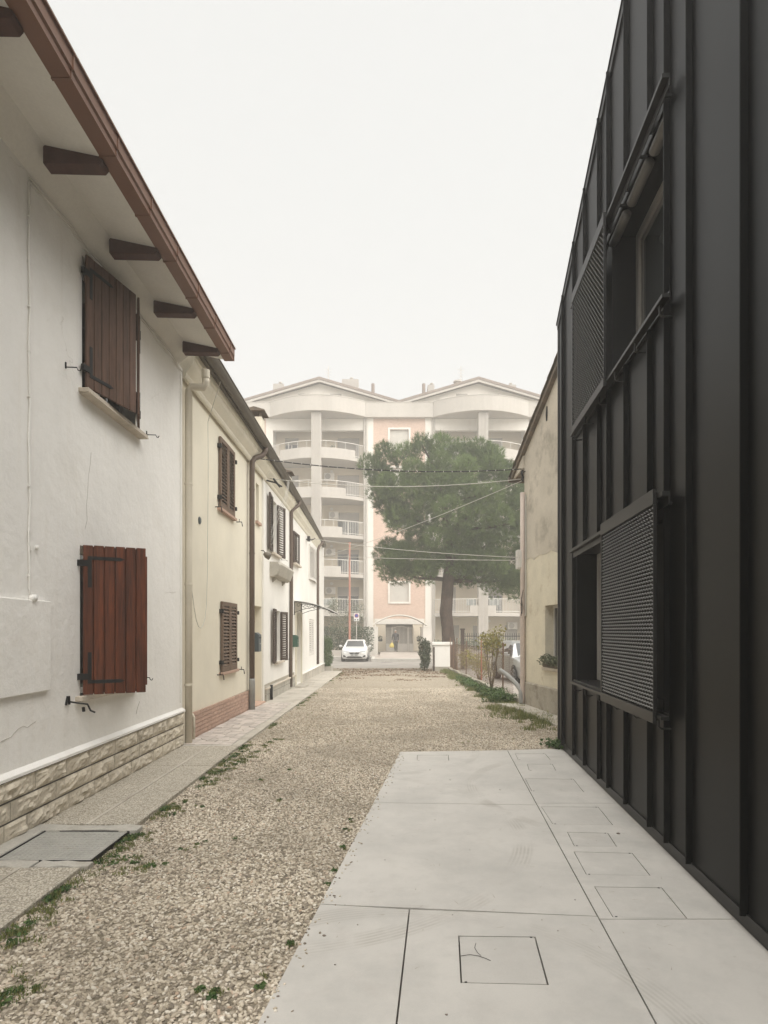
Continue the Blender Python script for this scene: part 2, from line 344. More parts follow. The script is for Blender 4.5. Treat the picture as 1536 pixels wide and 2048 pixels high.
bark = mat('pine_bark', (.095,.066,.05), .95, .35, 5, 18, .2, 1, 7, .06, stretch=(1,1,.35))
twig = mat('twig_bark', (.20,.155,.105), .9, .25, 9, 40, .1, .3, 40, .003)
# ------------------------------------------------------------------ terrain and frames of reference
def g(y): return 0.0 if y < 9 else max(-.27, -.0096 * (y - 9))
def LX(y): return -3.054 + .0083 * y                        # left row of houses: wall line
def Lm(o, s, z): return (LX(s) + o, s - .0083 * o, z)       # o = out from the wall into the lane
def Lg(o, s, z): return (LX(s) + o, s - .0083 * o, z + g(s))
_k = math.hypot(.0975, 1); _bd = (.0975/_k, 1/_k)
def Bm(o, s, z): return (1.714 + .0975*s - o*_bd[1], s + o*_bd[0], z)     # black building
def Gm(o, s, z): return (3.29 - .107*(s-14) - o*.9943, s - o*.1064, z)    # beige gable
def Ly(u): return 3665 / (778 - u)                          # depth on the left wall from a photo column
def zz(v, y): return CH - (v - HY) * y / F
def PX(u, y): return (u - CX) * y / F
def gp(u, v, z=0.0):                                        # point on a level plane
    y = (CH - z) * F / (v - HY); return (PX(u, y), y, z)
rng = random.Random(7); nr = np.random.default_rng(11)

# the ground sheet, road, kerbs
mb = MB()
ys = [-250, -20, 9, 15, 21, 27, 33, 37.2, 60, 250]
rows = [[(x, y, g(y) - .09) for x in (-250, -60, -20, -6, 0, 6, 20, 60, 250)] for y in ys]
mb.loft(rows, cap=False, closed=False)
mb.build('ground', ground_mat, kind='structure')
def strip(name, pts_rows, m, dz=0, **kw):
    mb = MB(); mb.loft([[(x, y, g(y) + dz) for x in xs] for y, xs in pts_rows], cap=False, closed=False)
    return mb.build(name, m, kind='structure', **kw)
# gravel lane with a slightly uneven surface
def lane_x(y):
    xl = LX(y) + .84
    if y < 8.6: xr = .224 - .133*(8.4 - y) + .3
    elif y < 14.2: xr = 3.75 - .107*(y-12)
    elif y < 30: xr = 3.40 - .009*(y-14)
    else: xr = 3.2
    return xl, xr
mb = MB(); NY, NX = 150, 26; rows = []
for j in range(NY+1):
    y = -4 + 33.2 * j/NY; a, b = lane_x(y); b = max(b, a + .5)
    rows.append([(a + (b-a)*i/NX, y, g(y) - .022 + .012*noise.noise((a+(b-a)*i/NX, y, 0)) + .006*noise.noise((3*(a+(b-a)*i/NX), 3*y, 5))) for i in range(NX+1)])
mb.loft(rows, cap=False, closed=False); mb.build('gravel_lane', gravel_mat, kind='structure', smooth=True)
strip('leafy_verge_ground', [(29.2, (-2.9, 3.2)), (29.9, (-4.2, 4.2)), (31.6, (-4.2, 4.2))], dirt_mat, -.03)
strip('road', [(31.0, (-60, 60)), (35, (-60, 60)), (37.2, (-60, 60)), (43.4, (-60, 60))], asphalt, -.055)
strip('garden_yard', [(14.05, (3.45, 16)), (20, (3.35, 16)), (25, (3.3, 16)), (30.9, (3.2, 16))], yard_mat, -.035)
mb = MB().box(-60, -.72, 43.3, 47.5, -.5, -.13); mb.box(-.72, 60, 39.9, 47.5, -.5, -.131); mb.build('street_pavement', pavement_mat, kind='structure')
kerb = MB()
kerb.box(-60, -.62, 43.05, 43.30, -.5, -.12); kerb.box(-.86, -.62, 39.9, 43.05, -.5, -.121); kerb.box(-.86, 60, 39.62, 39.9, -.5, -.122)
kerb.build('kerb', kerb_mat, kind='structure', bevel=.02)
mb = MB(); mb.add([(-.3,40.2,-.127),(2.9,40.2,-.127),(2.9,46.4,.03),(-.3,46.4,.03),(-.3,40.2,-.4),(2.9,40.2,-.4),(2.9,49.6,-.4),(-.3,49.6,-.4),(2.9,49.6,.03),(-.3,49.6,.03)],
    [(0,1,2,3),(3,2,8,9),(0,4,5,1),(1,5,6,8,2),(0,3,9,7,4)]); mb.build('entrance_walk', pavement_mat, kind='structure')
MB().box(-.2, .55, 38.75, 38.95, -.33, -.318).build('drain_grate', iron, label='narrow dark drain grate in the road before the entrance kerb', cat='drain')

# ------------------------------------------------------------------ concrete forecourt with sawn joints and flush lids
fore = thing('concrete_forecourt', (1, 5, 0), kind='structure')
GAP = .009
def gpp(u, v): p = gp(u, v); return Vector((p[0], p[1]))
lids = [  # photo corners: far left, far right, near right, near left ; label
 ([(916,1871),(1071,1873),(1098,1970),(921,1966)], 'square concrete access cover with a curled twig on it'),
 ([(1188,1773),(1324,1775),(1375,1837),(1225,1834)], 'flush concrete access cover nearest the camera in the row beside the black wall'),
 ([(1147,1703),(1265,1706),(1301,1751),(1172,1749)], 'flush concrete access cover second from the camera in the row beside the black wall'),
 ([(1134,1664),(1216,1666),(1234,1693),(1148,1692)], 'small flush access cover third from the camera in the row beside the black wall'),
 ([(1082,1613),(1197,1614),(1226,1650),(1105,1648)], 'wide flush access cover fourth from the camera in the row beside the black wall'),
 ([(1050,1557),(1147,1558),(1168,1584),(1063,1582)], 'wide flush access cover fifth from the camera in the row beside the black wall'),
 ([(1054,1528),(1105,1528),(1112,1541),(1058,1541)], 'small narrow access cover sixth from the camera in the row beside the black wall'),
 ([(1030,1507),(1090,1507),(1101,1519.5),(1036,1519.5)], 'flush access cover seventh from the camera in the row beside the black wall'),
 ([(834,1510),(897,1510),(898,1521),(834,1521)], 'small access cover alone near the far left corner of the forecourt'),
]
LID = [[gpp(*c) for c in q] for q, _ in lids]
def jx(y): return gpp(1015,1500).x + (y - gpp(1015,1500).y) * .0975       # long joint parallel to the black wall
def ex(y): return .224 - .133*(8.4 - y)                                    # free edge towards the gravel
def wx(y): return 1.714 + .0975*y + .02
ya0, ya1, yb0, yb1, yr1, yr2 = 3.74, 3.58, 5.95, 5.87, 3.545, 5.93      # cross joints (left end, right end)
def jj(y): return gpp(820,1820).x + (y - gpp(820,1820).y) * .095
yf = 8.44; ym = ya0 + (ya1-ya0)*.42
panels = [
 [(ex(-3), -3), (jj(-3)-GAP, -3), (jj(ym)-GAP, ym-GAP), (ex(ya0), ya0-GAP)],
 [(jj(-3), -3), (jx(-3)-GAP, -3), (jx(ya1)-GAP, ya1-GAP), (jj(ym), ym-GAP)],
 [(ex(ya0), ya0), (jx(ya1)-GAP, ya1), (jx(yb1)-GAP, yb1-GAP), (ex(yb0), yb0-GAP)],
 [(ex(yb0), yb0), (jx(yb1)-GAP, yb1), (jx(8.56)-GAP, 8.56), (ex(yf), yf)],
 [(jx(-3), -3), (wx(-3), -3), (wx(yr1), yr1-GAP), (jx(yr1), yr1-GAP)],
 [(jx(yr1), yr1), (wx(yr1), yr1), (wx(yr2), yr2-GAP), (jx(yr2), yr2-GAP)],
 [(jx(yr2), yr2), (wx(yr2), yr2), (wx(8.68), 8.68), (jx(8.56), 8.56)],
]
def inside(p, poly):
    c = False
    for i in range(len(poly)):
        a, b = poly[i], poly[i-1]
        if (a[1] > p[1]) != (b[1] > p[1]) and p[0] < (b[0]-a[0])*(p[1]-a[1])/(b[1]-a[1]) + a[0]: c = not c
    return c
def shrink(q, d):
    c = sum(q, Vector((0,0)))/len(q); return [c + (p-c) * (1 - d/max((p-c).length, .01)*1.4) for p in q]
for k, pl in enumerate(panels):
    bm = bmesh.new(); loops = [pl] + [[tuple(p) for p in q] for q in LID if inside(tuple(sum(q, Vector((0,0)))/4), pl)]
    edges = []
    for lp in loops:
        vs_ = [bm.verts.new((p[0], p[1], .0)) for p in lp]
        edges += [bm.edges.new((vs_[i], vs_[(i+1) % len(vs_)])) for i in range(len(vs_))]
    bmesh.ops.triangle_fill(bm, use_beauty=True, use_dissolve=False, edges=edges)
    rim = [(e.verts[0].co.copy(), e.verts[1].co.copy()) for e in edges]
    for a, b in rim:
        bm.faces.new([bm.verts.new(q) for q in (a, b, b - Vector((0,0,.085)), a - Vector((0,0,.085)))])
    for f in bm.faces:
        if abs(f.normal.z) > .5 and f.normal.z < 0: f.normal_flip()
    me = bpy.data.meshes.new('slab_panel'); bm.to_mesh(me); bm.free(); me.materials.append(slab_mat)
    cx_, cy_ = sum(p[0] for p in pl)/4, sum(p[1] for p in pl)/4
    me.transform(Matrix.Translation((-cx_, -cy_, 0))); link_mesh(me, 'slab_panel', (cx_, cy_, 0), fore)
MB().poly([(ex(-3)+.02,-3,-.05),(wx(-3),-3,-.05),(wx(8.6),8.6,-.05),(ex(8.4)+.02,8.4,-.05)]).build('sub_base', mortar_dark, fore)
for q, (cs, lab) in zip(LID, lids):
    s_ = shrink(q, .009 if q is LID[0] else .006)
    t = thing('access_cover', (*(sum(q, Vector((0,0)))/4), -.05), lab, 'access cover', 'flush lids in the forecourt')
    MB().prism([(p.x, p.y, -.05) for p in s_], (0, 0, .0485)).build('lid', lid_mat, t)
    for i in (1, 3):                                         # finger slots at two corners
        d = (s_[i-1] - s_[i]).normalized(); MB().bar((*(s_[i] + d*.012), .0), (*(s_[i] + d*.024), .0), .007, .003).build('finger_slot', iron, t)
# twig, pebbles and crumbs lying on the concrete
pts = [gp(u, v, .003) for u, v in ((921,1912),(940,1909),(958,1912),(972,1917),(981,1921))]
MB().tube(pts, .0014, 5).tube([gp(u, v, .006) for u, v in ((952,1886),(949,1895),(955,1905),(962,1911))], .0012, 5).build('twig', iron, label='thin dark curled twig lying on the square cover', cat='twig')
def lump(mb, c, r, k=0):
    a = k * 1.3; rg = []
    for h, q in ((0, .7), (.35, 1), (.7, .75), (.95, .25)):
        rg.append([(c[0] + r*q*(1+.25*math.sin(a+3*t))*math.cos(t), c[1] + r*q*.8*(1+.2*math.cos(a+2*t))*math.sin(t), c[2] + h*r*.8) for t in [2*math.pi*i/7 for i in range(7)]])
    mb.loft(rg); return mb
pebble_plain = mat('loose_pebble', (.36,.30,.25), .9, .2, 9, 60, .1, .2, 40, .002, rnd=.6)
for k, (u, v, r) in enumerate([(1237,1668,.016),(648,1872,.011),(556,1993,.008),(668,1768,.006),(1116,1862,.005),(670,1930,.006),(715,1850,.005),(905,1830,.004),(1084,1840,.004),(893,2030,.007),(870,1640,.005),(1150,1800,.005),(690,1810,.004),(770,1720,.005),(940,1700,.004),(1000,1580,.007),(900,1560,.007),(860,1540,.008)]):
    lump(MB(), gp(u, v, .0), r, k).build('loose_pebble', pebble_plain, label='small loose pebble lying on the smooth concrete', cat='pebble', group='stray pebbles on the forecourt', smooth=True)

# ------------------------------------------------------------------ gravel stones (points carrying small lumps)
def pebble_points(y0, y1, dens):
    n = int((y1-y0) * 6 * dens); P = nr.random((n, 2)); Y = y0 + (y1-y0)*P[:,0]; X = -2.25 + 6*P[:,1]
    xl = np.array([lane_x(y)[0] for y in Y]) + .005; xr = np.array([min(lane_x(y)[1], ex(y) - .008) if y < 8.42 else lane_x(y)[1] for y in Y])
    k = (X > xl) & (X < xr); return X[k], Y[k]
def scatter_pebbles(name, X, Y, rmin, rmax, m, label):
    Z = np.array([g(y) - .022 + .012*noise.noise((x, y, 0)) + .006*noise.noise((3*x, 3*y, 5)) for x, y in zip(X, Y)]) + nr.random(len(X)) * rmin*.5
    me = bpy.data.meshes.new(name); me.vertices.add(len(X)); me.vertices.foreach_set('co', np.stack([X, Y, Z], 1).astype(np.float32).ravel())
    o = bpy.data.objects.new(name, me); COL.objects.link(o); tag(o, label, 'gravel', kind='stuff')
    ng = bpy.data.node_groups.new(name, 'GeometryNodeTree'); ng.interface.new_socket('Geometry', in_out='INPUT', socket_type='NodeSocketGeometry'); ng.interface.new_socket('Geometry', in_out='OUTPUT', socket_type='NodeSocketGeometry')
    N = ng.nodes.new; Lk = ng.links.new
    gi, go = N('NodeGroupInput'), N('NodeGroupOutput')
    ico = N('GeometryNodeMeshIcoSphere'); ico.inputs['Radius'].default_value = 1; ico.inputs['Subdivisions'].default_value = 2
    sp = N('GeometryNodeSetPosition'); nz = N('ShaderNodeTexNoise'); nz.inputs['Scale'].default_value = 1.1
    sub = N('ShaderNodeVectorMath'); sub.operation = 'SUBTRACT'; sub.inputs[1].default_value = (.5,.5,.5); Lk(nz.outputs['Color'], sub.inputs[0])
    scl = N('ShaderNodeVectorMath'); scl.operation = 'SCALE'; scl.inputs['Scale'].default_value = .9; Lk(sub.outputs[0], scl.inputs[0])
    Lk(ico.outputs[0], sp.inputs['Geometry']); Lk(scl.outputs[0], sp.inputs['Offset'])
    sm = N('GeometryNodeSetShadeSmooth'); Lk(sp.outputs[0], sm.inputs[0])
    st = N('GeometryNodeSetMaterial'); st.inputs['Material'].default_value = m; Lk(sm.outputs[0], st.inputs[0])
    ip = N('GeometryNodeInstanceOnPoints'); Lk(gi.outputs[0], ip.inputs['Points']); Lk(st.outputs[0], ip.inputs['Instance'])
    rr_ = N('FunctionNodeRandomValue'); rr_.data_type = 'FLOAT_VECTOR'; rr_.inputs[0].default_value = (-.45,-.45,0); rr_.inputs[1].default_value = (.45,.45,6.28)
    e2r = N('FunctionNodeEulerToRotation'); Lk(rr_.outputs[0], e2r.inputs[0]); Lk(e2r.outputs[0], ip.inputs['Rotation'])
    rs = N('FunctionNodeRandomValue'); rs.data_type = 'FLOAT_VECTOR'; rs.inputs[0].default_value = (rmin*1.1, rmin*.8, rmin*.5); rs.inputs[1].default_value = (rmax*1.2, rmax*.9, rmax*.62); rs.inputs['Seed'].default_value = 5
    Lk(rs.outputs[0], ip.inputs['Scale']); Lk(ip.outputs[0], go.inputs[0])
    md = o.modifiers.new('stones', 'NODES'); md.node_group = ng
    return o
peb = bpy.data.materials.new('pebbles'); peb.use_nodes = True; t = peb.node_tree; bs = t.nodes['Principled BSDF']
oi = nn(t, 'ShaderNodeObjectInfo'); rp = nn(t, 'ShaderNodeValToRGB'); t.links.new(oi.outputs['Random'], rp.inputs[0])
cols = [(0,(.17,.145,.115)),(.12,(.27,.23,.18)),(.30,(.42,.36,.275)),(.52,(.56,.49,.39)),(.75,(.66,.585,.475)),(.92,(.74,.69,.60)),(1,(.50,.36,.26))]
el = rp.color_ramp.elements
while len(el) < len(cols): el.new(.5)
for e, (p, c) in zip(el, cols): e.position = p; e.color = (*c, 1)
gpos = nn(t, 'ShaderNodeNewGeometry'); big = noise_n(t, gpos.outputs['Position'], .8, 3, .5)
t.links.new(mixc(t, ramp(t, big, .42, .62, 0, .42), rp.outputs[0], (.25,.215,.165)), bs.inputs['Base Color']); bs.inputs['Roughness'].default_value = .85; bs.inputs['Specular IOR Level'].default_value = .25
X, Y = pebble_points(2.2, 5.4, 3100); scatter_pebbles('gravel', X, Y, .0065, .0145, peb, 'coarse beige and grey pebbles in the foreground of the lane')
X, Y = pebble_points(5.4, 9.5, 2700); scatter_pebbles('gravel', X, Y, .006, .0125, peb, 'beige pebbles covering the middle of the lane')
X, Y = pebble_points(9.5, 19, 1100); scatter_pebbles('gravel', X, Y, .006, .014, peb, 'fine pale gravel over the far part of the lane')

# stray stones kicked onto the edge of the concrete, and bits of straw
Ys = nr.uniform(2.3, 8.3, 150); Xs = np.array([ex(y) for y in Ys]) + np.abs(nr.normal(0, .05, 150)) + .004
o = scatter_pebbles('stray_gravel', Xs, Ys, .004, .010, peb, 'small stray stones along the gravel edge of the concrete')
o.data.vertices.foreach_set('co', np.stack([Xs, Ys, np.full(150, .002)], 1).astype(np.float32).ravel())
sv, sf = [], []
for k in range(170):
    y = rng.uniform(3, 8.4) if k % 3 else rng.uniform(6.2, 8.4); x = rng.uniform(ex(y)+.03, wx(y)-.1); a = rng.uniform(0, 6.28); l = rng.uniform(.008, .03)
    dx, dy = math.cos(a)*l, math.sin(a)*l; n_ = (-dy/l*.0014, dx/l*.0014); b0 = len(sv)
    sv += [(x-dx+n_[0], y-dy+n_[1], .0025), (x-dx-n_[0], y-dy-n_[1], .0025), (x+dx, y+dy, .004)]; sf.append((b0, b0+1, b0+2))
tag(np_mesh('straw_litter', np.array(sv), np.array(sf), mat('straw', (.24,.19,.12), .9, .3, 30, 0, 0, 0), nper=3), 'tiny bits of dry straw scattered over the concrete', 'litter', kind='stuff')

# ------------------------------------------------------------------ footpath in front of the left row
path = thing('footpath', (-2.6, 10, 0), kind='structure')
cuts = [-3, -.6, 1.2, 2.9, 4.28]
cov = (4.40, 5.06)                                            # steel cover
def pslab(o0, o1, s0, s1, m, dz=.02):
    return MB(Lg).box(o0+.004, o1-.004, s0+.004, s1-.004, -.12, dz + rng.uniform(-.002, .002)).build('paving_slab', m, path, bevel=.006)
for a, b in zip(cuts[:-1], cuts[1:]): pslab(.0, .42, a, b, agg); pslab(.44, .86, a, b, agg)
for a, b in zip([5.22, 6.35, 7.5], [6.35, 7.5, 8.78]): pslab(.0, .42, a, b, agg); pslab(.44, .86, a, b, agg)
MB(Lg).box(.415, .445, -3, 4.28, -.12, .023).build('joint_strip', path_conc, path); MB(Lg).box(.415, .445, 5.22, 8.78, -.12, .023).build('joint_strip', path_conc, path)
mb = MB(Lg)
def ragged(s0, s1, o0, o1, amp, n, z0, z1):
    P = []
    for i in range(n+1): P.append((o0+(o1-o0)*i/n, s0 + rng.uniform(-amp, amp), z0))
    for i in range(n, -1, -1): P.append((o0+(o1-o0)*i/n, s1 + rng.uniform(-amp, amp), z0))
    return MB(Lg).prism(P, (0, 0, z1-z0))
ragged(4.27, 4.395, .0, .5, .015, 5, -.12, .026).build('cement_collar', collar_conc, path, bevel=.008)
ragged(4.29, 4.395, .51, .9, .02, 4, -.12, .021).build('cement_collar', collar_conc, path, bevel=.008)
ragged(5.06, 5.2, .0, .93, .02, 7, -.12, .025).build('cement_collar', collar_conc, path, bevel=.008)
MB(Lg).box(.005, .155, 4.40, 5.055, -.12, .03).build('cement_collar', collar_conc, path, bevel=.01)
ct = thing('steel_cover', Lg(.5, 4.7, -.02), 'grey checker-plate steel cover set in the footpath by the white house', 'cover')
MB(Lg).box(.165, .865, 4.405, 5.05, -.1, .012).build('plate', plate_mat, ct)
mb = MB(Lg)
for i in range(17): mb.box(.18 + i*.041, .188 + i*.041, 4.42, 5.035, .011, .0155)
for j in range(16): mb.box(.175, .855, 4.42 + j*.040, 4.428 + j*.040, .011, .0165)
mb.build('tread_ribs', plate_mat, ct)
mb = MB(Lg); mb.box(.157,.167,4.397,5.058,-.05,.02).box(.865,.873,4.397,5.058,-.05,.02).box(.167,.865,4.397,4.405,-.05,.02).box(.167,.865,5.05,5.058,-.05,.02); mb.build('frame', iron, ct)
# crazy paving in front of the cream house
n_s, n_o = 30, 5; pt = {}
for i in range(n_s+1):
    for j in range(n_o+1):
        pt[i, j] = (.0 + .72*j/n_o + (rng.uniform(-.045,.045) if 0 < j < n_o else 0), 8.86 + 5.6*i/n_s + rng.uniform(-.07,.07) * (0 < i < n_s))
for i in range(n_s):
    for j in range(n_o):
        q = [Vector((*pt[a], 0)) for a in ((i,j),(i,j+1),(i+1,j+1),(i+1,j))]; c = sum(q, Vector())/4
        q = [c + (p-c)*.93 for p in q]; q2 = []
        for a in range(4): q2.append(q[a]); q2.append((q[a]+q[(a+1)%4])/2 + Vector((rng.uniform(-.012,.012), rng.uniform(-.012,.012), 0)))
        MB(Lg).prism([(p.x, p.y, -.02) for p in q2], (0,0,.045 + rng.uniform(-.003,.003))).build('paving_stone', pave_stone, path)
MB(Lg).box(.0, .73, 8.79, 14.55, -.12, .0195).build('paving_bed', mat('pale_joint', (.52,.485,.43), .95), path)
for i in range(6): MB(Lg).box(.735, .87, 8.8 + i*.96, 9.752 + i*.96, -.12, .02).build('edging_stone', path_conc, path, bevel=.008)
ys_ = [14.56, 15.7, 16.9, 18.1, 19.3, 20.6, 22, 23.4, 24.8, 26.4, 28.2]
for a, b in zip(ys_[:-1], ys_[1:]): pslab(.0, .46, a, b, path_conc); pslab(.46, .87, a, b, path_conc)
MB(Lg).box(.1, .42, 18.8, 19.7, .02, .05).build('door_slab', path_conc, path)
# ------------------------------------------------------------------ shutters and windows for the left row
def wpt(o, s, z): return Vector(Lm(o, s, z))
def leaf_frame(H, E):
    d = Vector((E[0]-H[0], E[1]-H[1], 0)); w = d.length; d.normalize(); n = Vector((d.y, -d.x, 0))
    return Vector((H[0], H[1], 0)), d, n, w
def board_shutter(parent, H, E, z0, z1, nb, m, hinge_side=1, out=1, label=None):
    """ledged board shutter leaf from hinge H to free edge E (local o,s)"""
    h = wpt(H[0], H[1], 0); e = wpt(E[0], E[1], 0); O, d, n, w = leaf_frame(h, e); n = n * out
    sh = MB(lambda a, b, c: O + d*a + n*b + Vector((0,0,c)))
    sh.box(.012, w-.012, -.012, -.0085, z0+.012, z1-.012)
    s = sh.build('shutter', m, parent, label=label)
    bw = w / nb
    for zl in (z0+.18, z1-.26): MB(sh.mp).box(.02, w-.02, -.034, -.0125, zl, zl+.08).build('ledge', m, s)
    for i in range(nb):
        b = MB(sh.mp).box(i*bw+.004, (i+1)*bw-.004, -.008, .016, z0, z1 + rng.uniform(-.002,.002)); b.build('board', m, s, bevel=.005)
    for zc in (z0+.16, z1-.16):
        up = 1 if zc < (z0+z1)/2 else -1; q = MB(sh.mp)
        q.box(.045, .08, .016, .021, min(zc - .05*up, zc + .26*up), max(zc - .05*up, zc + .26*up))
        za = zc - .05*up; q.box(.08, .34, .016, .0215, min(za, za+.035*up), max(za, za+.035*up))
        q.add([(.34,.016,za),(.385,.016,za+.0175*up),(.34,.016,za+.035*up),(.34,.021,za),(.385,.021,za+.0175*up),(.34,.021,za+.035*up)], [(0,1,2),(3,5,4),(0,3,4,1),(1,4,5,2)])
        q.box(-.05, .05, -.005, .026, zc + .02*up - .03, zc + .02*up + .03)
        q.build('hinge', iron, s)
    return s
def louvre_leaf(parent, H, E, z0, z1, m, out=1, n=None, mid=True):
    h = wpt(H[0], H[1], 0); e = wpt(E[0], E[1], 0); O, d, nv, w = leaf_frame(h, e); nv = nv*out
    mp = lambda a, b, c: O + d*a + nv*b + Vector((0,0,c))
    f = MB(mp); st = .075
    f.box(0, st, -.02, .02, z0, z1).box(w-st, w, -.02, .02, z0, z1).box(st, w-st, -.02, .02, z0, z0+.09).box(st, w-st, -.02, .02, z1-.08, z1)
    s = f.build('shutter', m, parent, bevel=.004)
    n = n or max(6, int((z1-z0-.17)/.062)); dz = (z1-z0-.17)/n
    sl = MB(lambda a, b, c: Vector((d.x*a + nv.x*b, d.y*a + nv.y*b, c)))
    sl.obox((st-.004, -.016, .0), (w-2*st+.008, 0, 0), (0, .030, -.040), (0, .005, .006))
    me, c = sl.mesh('slat', m, center=Vector((0,0,0)))
    for i in range(n): link_mesh(me, 'slat', mp(0, 0, z0+.09+dz*(i+.75)), s)
    return s
def sill(parent, s0, s1, z, out=.09, h=.045, m=None, dep=.14):
    return MB(Lm).box(-dep, out, s0, s1, z-h, z).build('window_sill', m or sill_stone, parent, bevel=.006)
def window(parent, s0, s1, z0, z1, dep, fm=None, gm=None, bars=1, mp=Lm):
    fm = fm or frame_white; w = MB(mp); t_ = .05
    w.box(-dep-.03, -dep+.02, s0, s0+t_, z0, z1).box(-dep-.03, -dep+.02, s1-t_, s1, z0, z1).box(-dep-.03, -dep+.02, s0+t_, s1-t_, z0, z0+t_).box(-dep-.03, -dep+.02, s0+t_, s1-t_, z1-t_, z1)
    for k in range(bars): c = s0 + (s1-s0)*(k+1)/(bars+1); w.box(-dep-.025, -dep+.018, c-.04, c+.04, z0+t_, z1-t_)
    o = w.build('window', fm, parent)
    MB(mp).box(-dep-.012, -dep-.006, s0+t_, s1-t_, z0+t_, z1-t_).build('pane', gm or glass, o)
    return o
def holdback(parent, s, z, length, mp=Lm, m=None, curl=.03):
    q = MB(mp); q.tube([(0, s, z), (length, s, z-.004), (length+.012, s, z-curl), (length+.03, s, z-curl*1.2), (length+.042, s, z-curl*.5)], .0055, 6); q.tube([(.004, s, z-.012), (.004, s, z+.045)], .009, 6)
    return q.build('shutter_hook', m or iron, parent, smooth=True)
def pipe(parent, pts, r, m, name='downpipe', brackets=(), mp=Lm, n=12):
    o = MB(mp).tube(pts, r, n).build(name, m, parent, smooth=True)
    for (oo, s, z) in brackets:
        MB(mp).tube([(oo, s, z-.014), (oo, s, z+.014)], r*1.13, n).box(-.0, oo, s-.012, s+.012, z-.011, z+.011).build('pipe_clip', m, o)
    return o

# ------------------------------------------------------------------ near white house
A = thing('house', Lm(-2, 4, 0), 'nearest white plastered house with wooden board shutters and brown rafter eaves', 'house')
SA, EA = -4.0, 8.87
hw1 = (5.97, 7.22, 4.10, 5.44); hw0 = (5.93, 7.13, 1.06, 2.55)
MB(Lm).wall(SA, EA, .50, 5.58, [hw1, hw0], .22, .34).build('wall', white_plaster, A)
MB(Lm).box(-.34, -.02, SA, EA, -.15, .5).build('footing', mortar, A)
# cove, sloping soffit and roof slab
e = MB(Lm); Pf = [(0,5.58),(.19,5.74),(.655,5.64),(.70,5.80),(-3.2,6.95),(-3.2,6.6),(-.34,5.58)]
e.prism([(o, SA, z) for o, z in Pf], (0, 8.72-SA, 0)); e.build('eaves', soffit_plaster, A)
r_ = MB(Lm)
for i in range(int((8.8-SA)/.22)):
    s = SA + i*.22; r_.tube([(.72, s+.11, 5.86), (-3.3, s+.11, 7.06)], .10, 8)
r_.build('roof', roof_brown, A, kind='stuff')
MB(Lm).box(-6.2, -.34, SA, EA-.01, -.15, 5.75).build('back_wall', white_plaster, A)
MB(Lm).prism([(-.34,EA-.34,5.58),(-3.2,EA-.34,6.6),(-6.2,EA-.34,5.6)], (0,.33,0)).build('gable', white_plaster, A)
MB(Lm).add([(-3.2,SA,6.96),(-6.9,SA,5.75),(-6.9,8.72,5.75),(-3.2,8.72,6.96),(-3.2,SA,6.85),(-6.9,SA,5.64),(-6.9,8.72,5.64),(-3.2,8.72,6.85)],[(0,1,2,3),(4,7,6,5),(0,4,5,1),(3,2,6,7)]).build('rear_roof', roof_brown, A)
for s in (2.62, 3.80, 4.99, 6.17, 7.33, 8.36):
    b = MB(Lm); ww = .125
    b.prism([(.175, s, 5.775), (.66, s, 5.67), (.672, s, 5.605), (.645, s, 5.575), (.175, s, 5.59)], (0, ww, 0)); b.build('rafter', beam_wood, A, bevel=.006)
# box gutter with folded lip and joint strips
gt = MB(Lm); prof = [(.655,5.635),(.79,5.635),(.79,5.685),(.805,5.70),(.805,5.80),(.822,5.80),(.822,5.816),(.79,5.816),(.79,5.71),(.775,5.70),(.775,5.65),(.665,5.65),(.665,5.80),(.655,5.80)]
gt.prism([(o, SA, z) for o, z in prof], (0, 8.75-SA, 0)); gutter = gt.build('gutter', brown_metal, A)
for k in range(17):
    s = 8.5 - k*.705
    j = MB(Lm).box(.650, .795, s, s+.022, 5.628, 5.640).box(.786, .797, s, s+.022, 5.640, 5.692).box(.800, .813, s, s+.022, 5.69, 5.826)
    j.build('gutter_joint', brown_metal, gutter)
MB(Lm).box(.66, .80, 8.75, 8.757, 5.635, 5.80).build('end_cap', brown_metal, gutter)
# windows, sills, shutters
window(A, *hw1, .16); window(A, *hw0, .16)
for hh in (hw1, hw0): MB(Lm).box(-.215, -.205, hh[0], hh[1], hh[2], hh[3]).build('curtain', curtain, A)
sill(A, 5.90, 7.36, 4.10, .10); sill(A, 5.84, 7.22, 1.06, .07)
MB(Lm).box(0, .115, 5.92, 7.34, 4.045, 4.06).build('sill_moulding', sill_stone, A)
board_shutter(A, (.03, 5.97), (.22, 6.70), 4.13, 5.45, 7, wood_upper, label='weathered brown board shutter leaf pushed slightly ajar')
board_shutter(A, (.03, 7.24), (.235, 6.74), 4.13, 5.45, 5, wood_upper, out=-1)
board_shutter(A, (.03, 5.92), (.545, 6.20), 1.07, 2.55, 6, wood_lower, label='reddish brown board shutter leaf swung well open')
board_shutter(A, (.03, 7.14), (.345, 6.69), 1.10, 2.53, 5, wood_lower, out=-1)
for s, z, l in ((5.66, 4.19, .11), (7.55, 4.17, .12), (7.4, 1.13, .10)): holdback(A, s, z, l)
q = MB(Lm).tube([(0,5.70,1.03),(.17,5.74,1.0),(.2,5.74,.94),(.24,5.75,.92)], .009, 6).tube([(.006,5.66,1.0),(.006,5.69,1.08)], .012, 6).tube([(.006,5.72,1.0),(.006,5.71,1.08)], .012, 6).tube([(.13,5.74,.97),(.13,5.75,.93)], .014, 6); q.build('shutter_hook', iron, A)
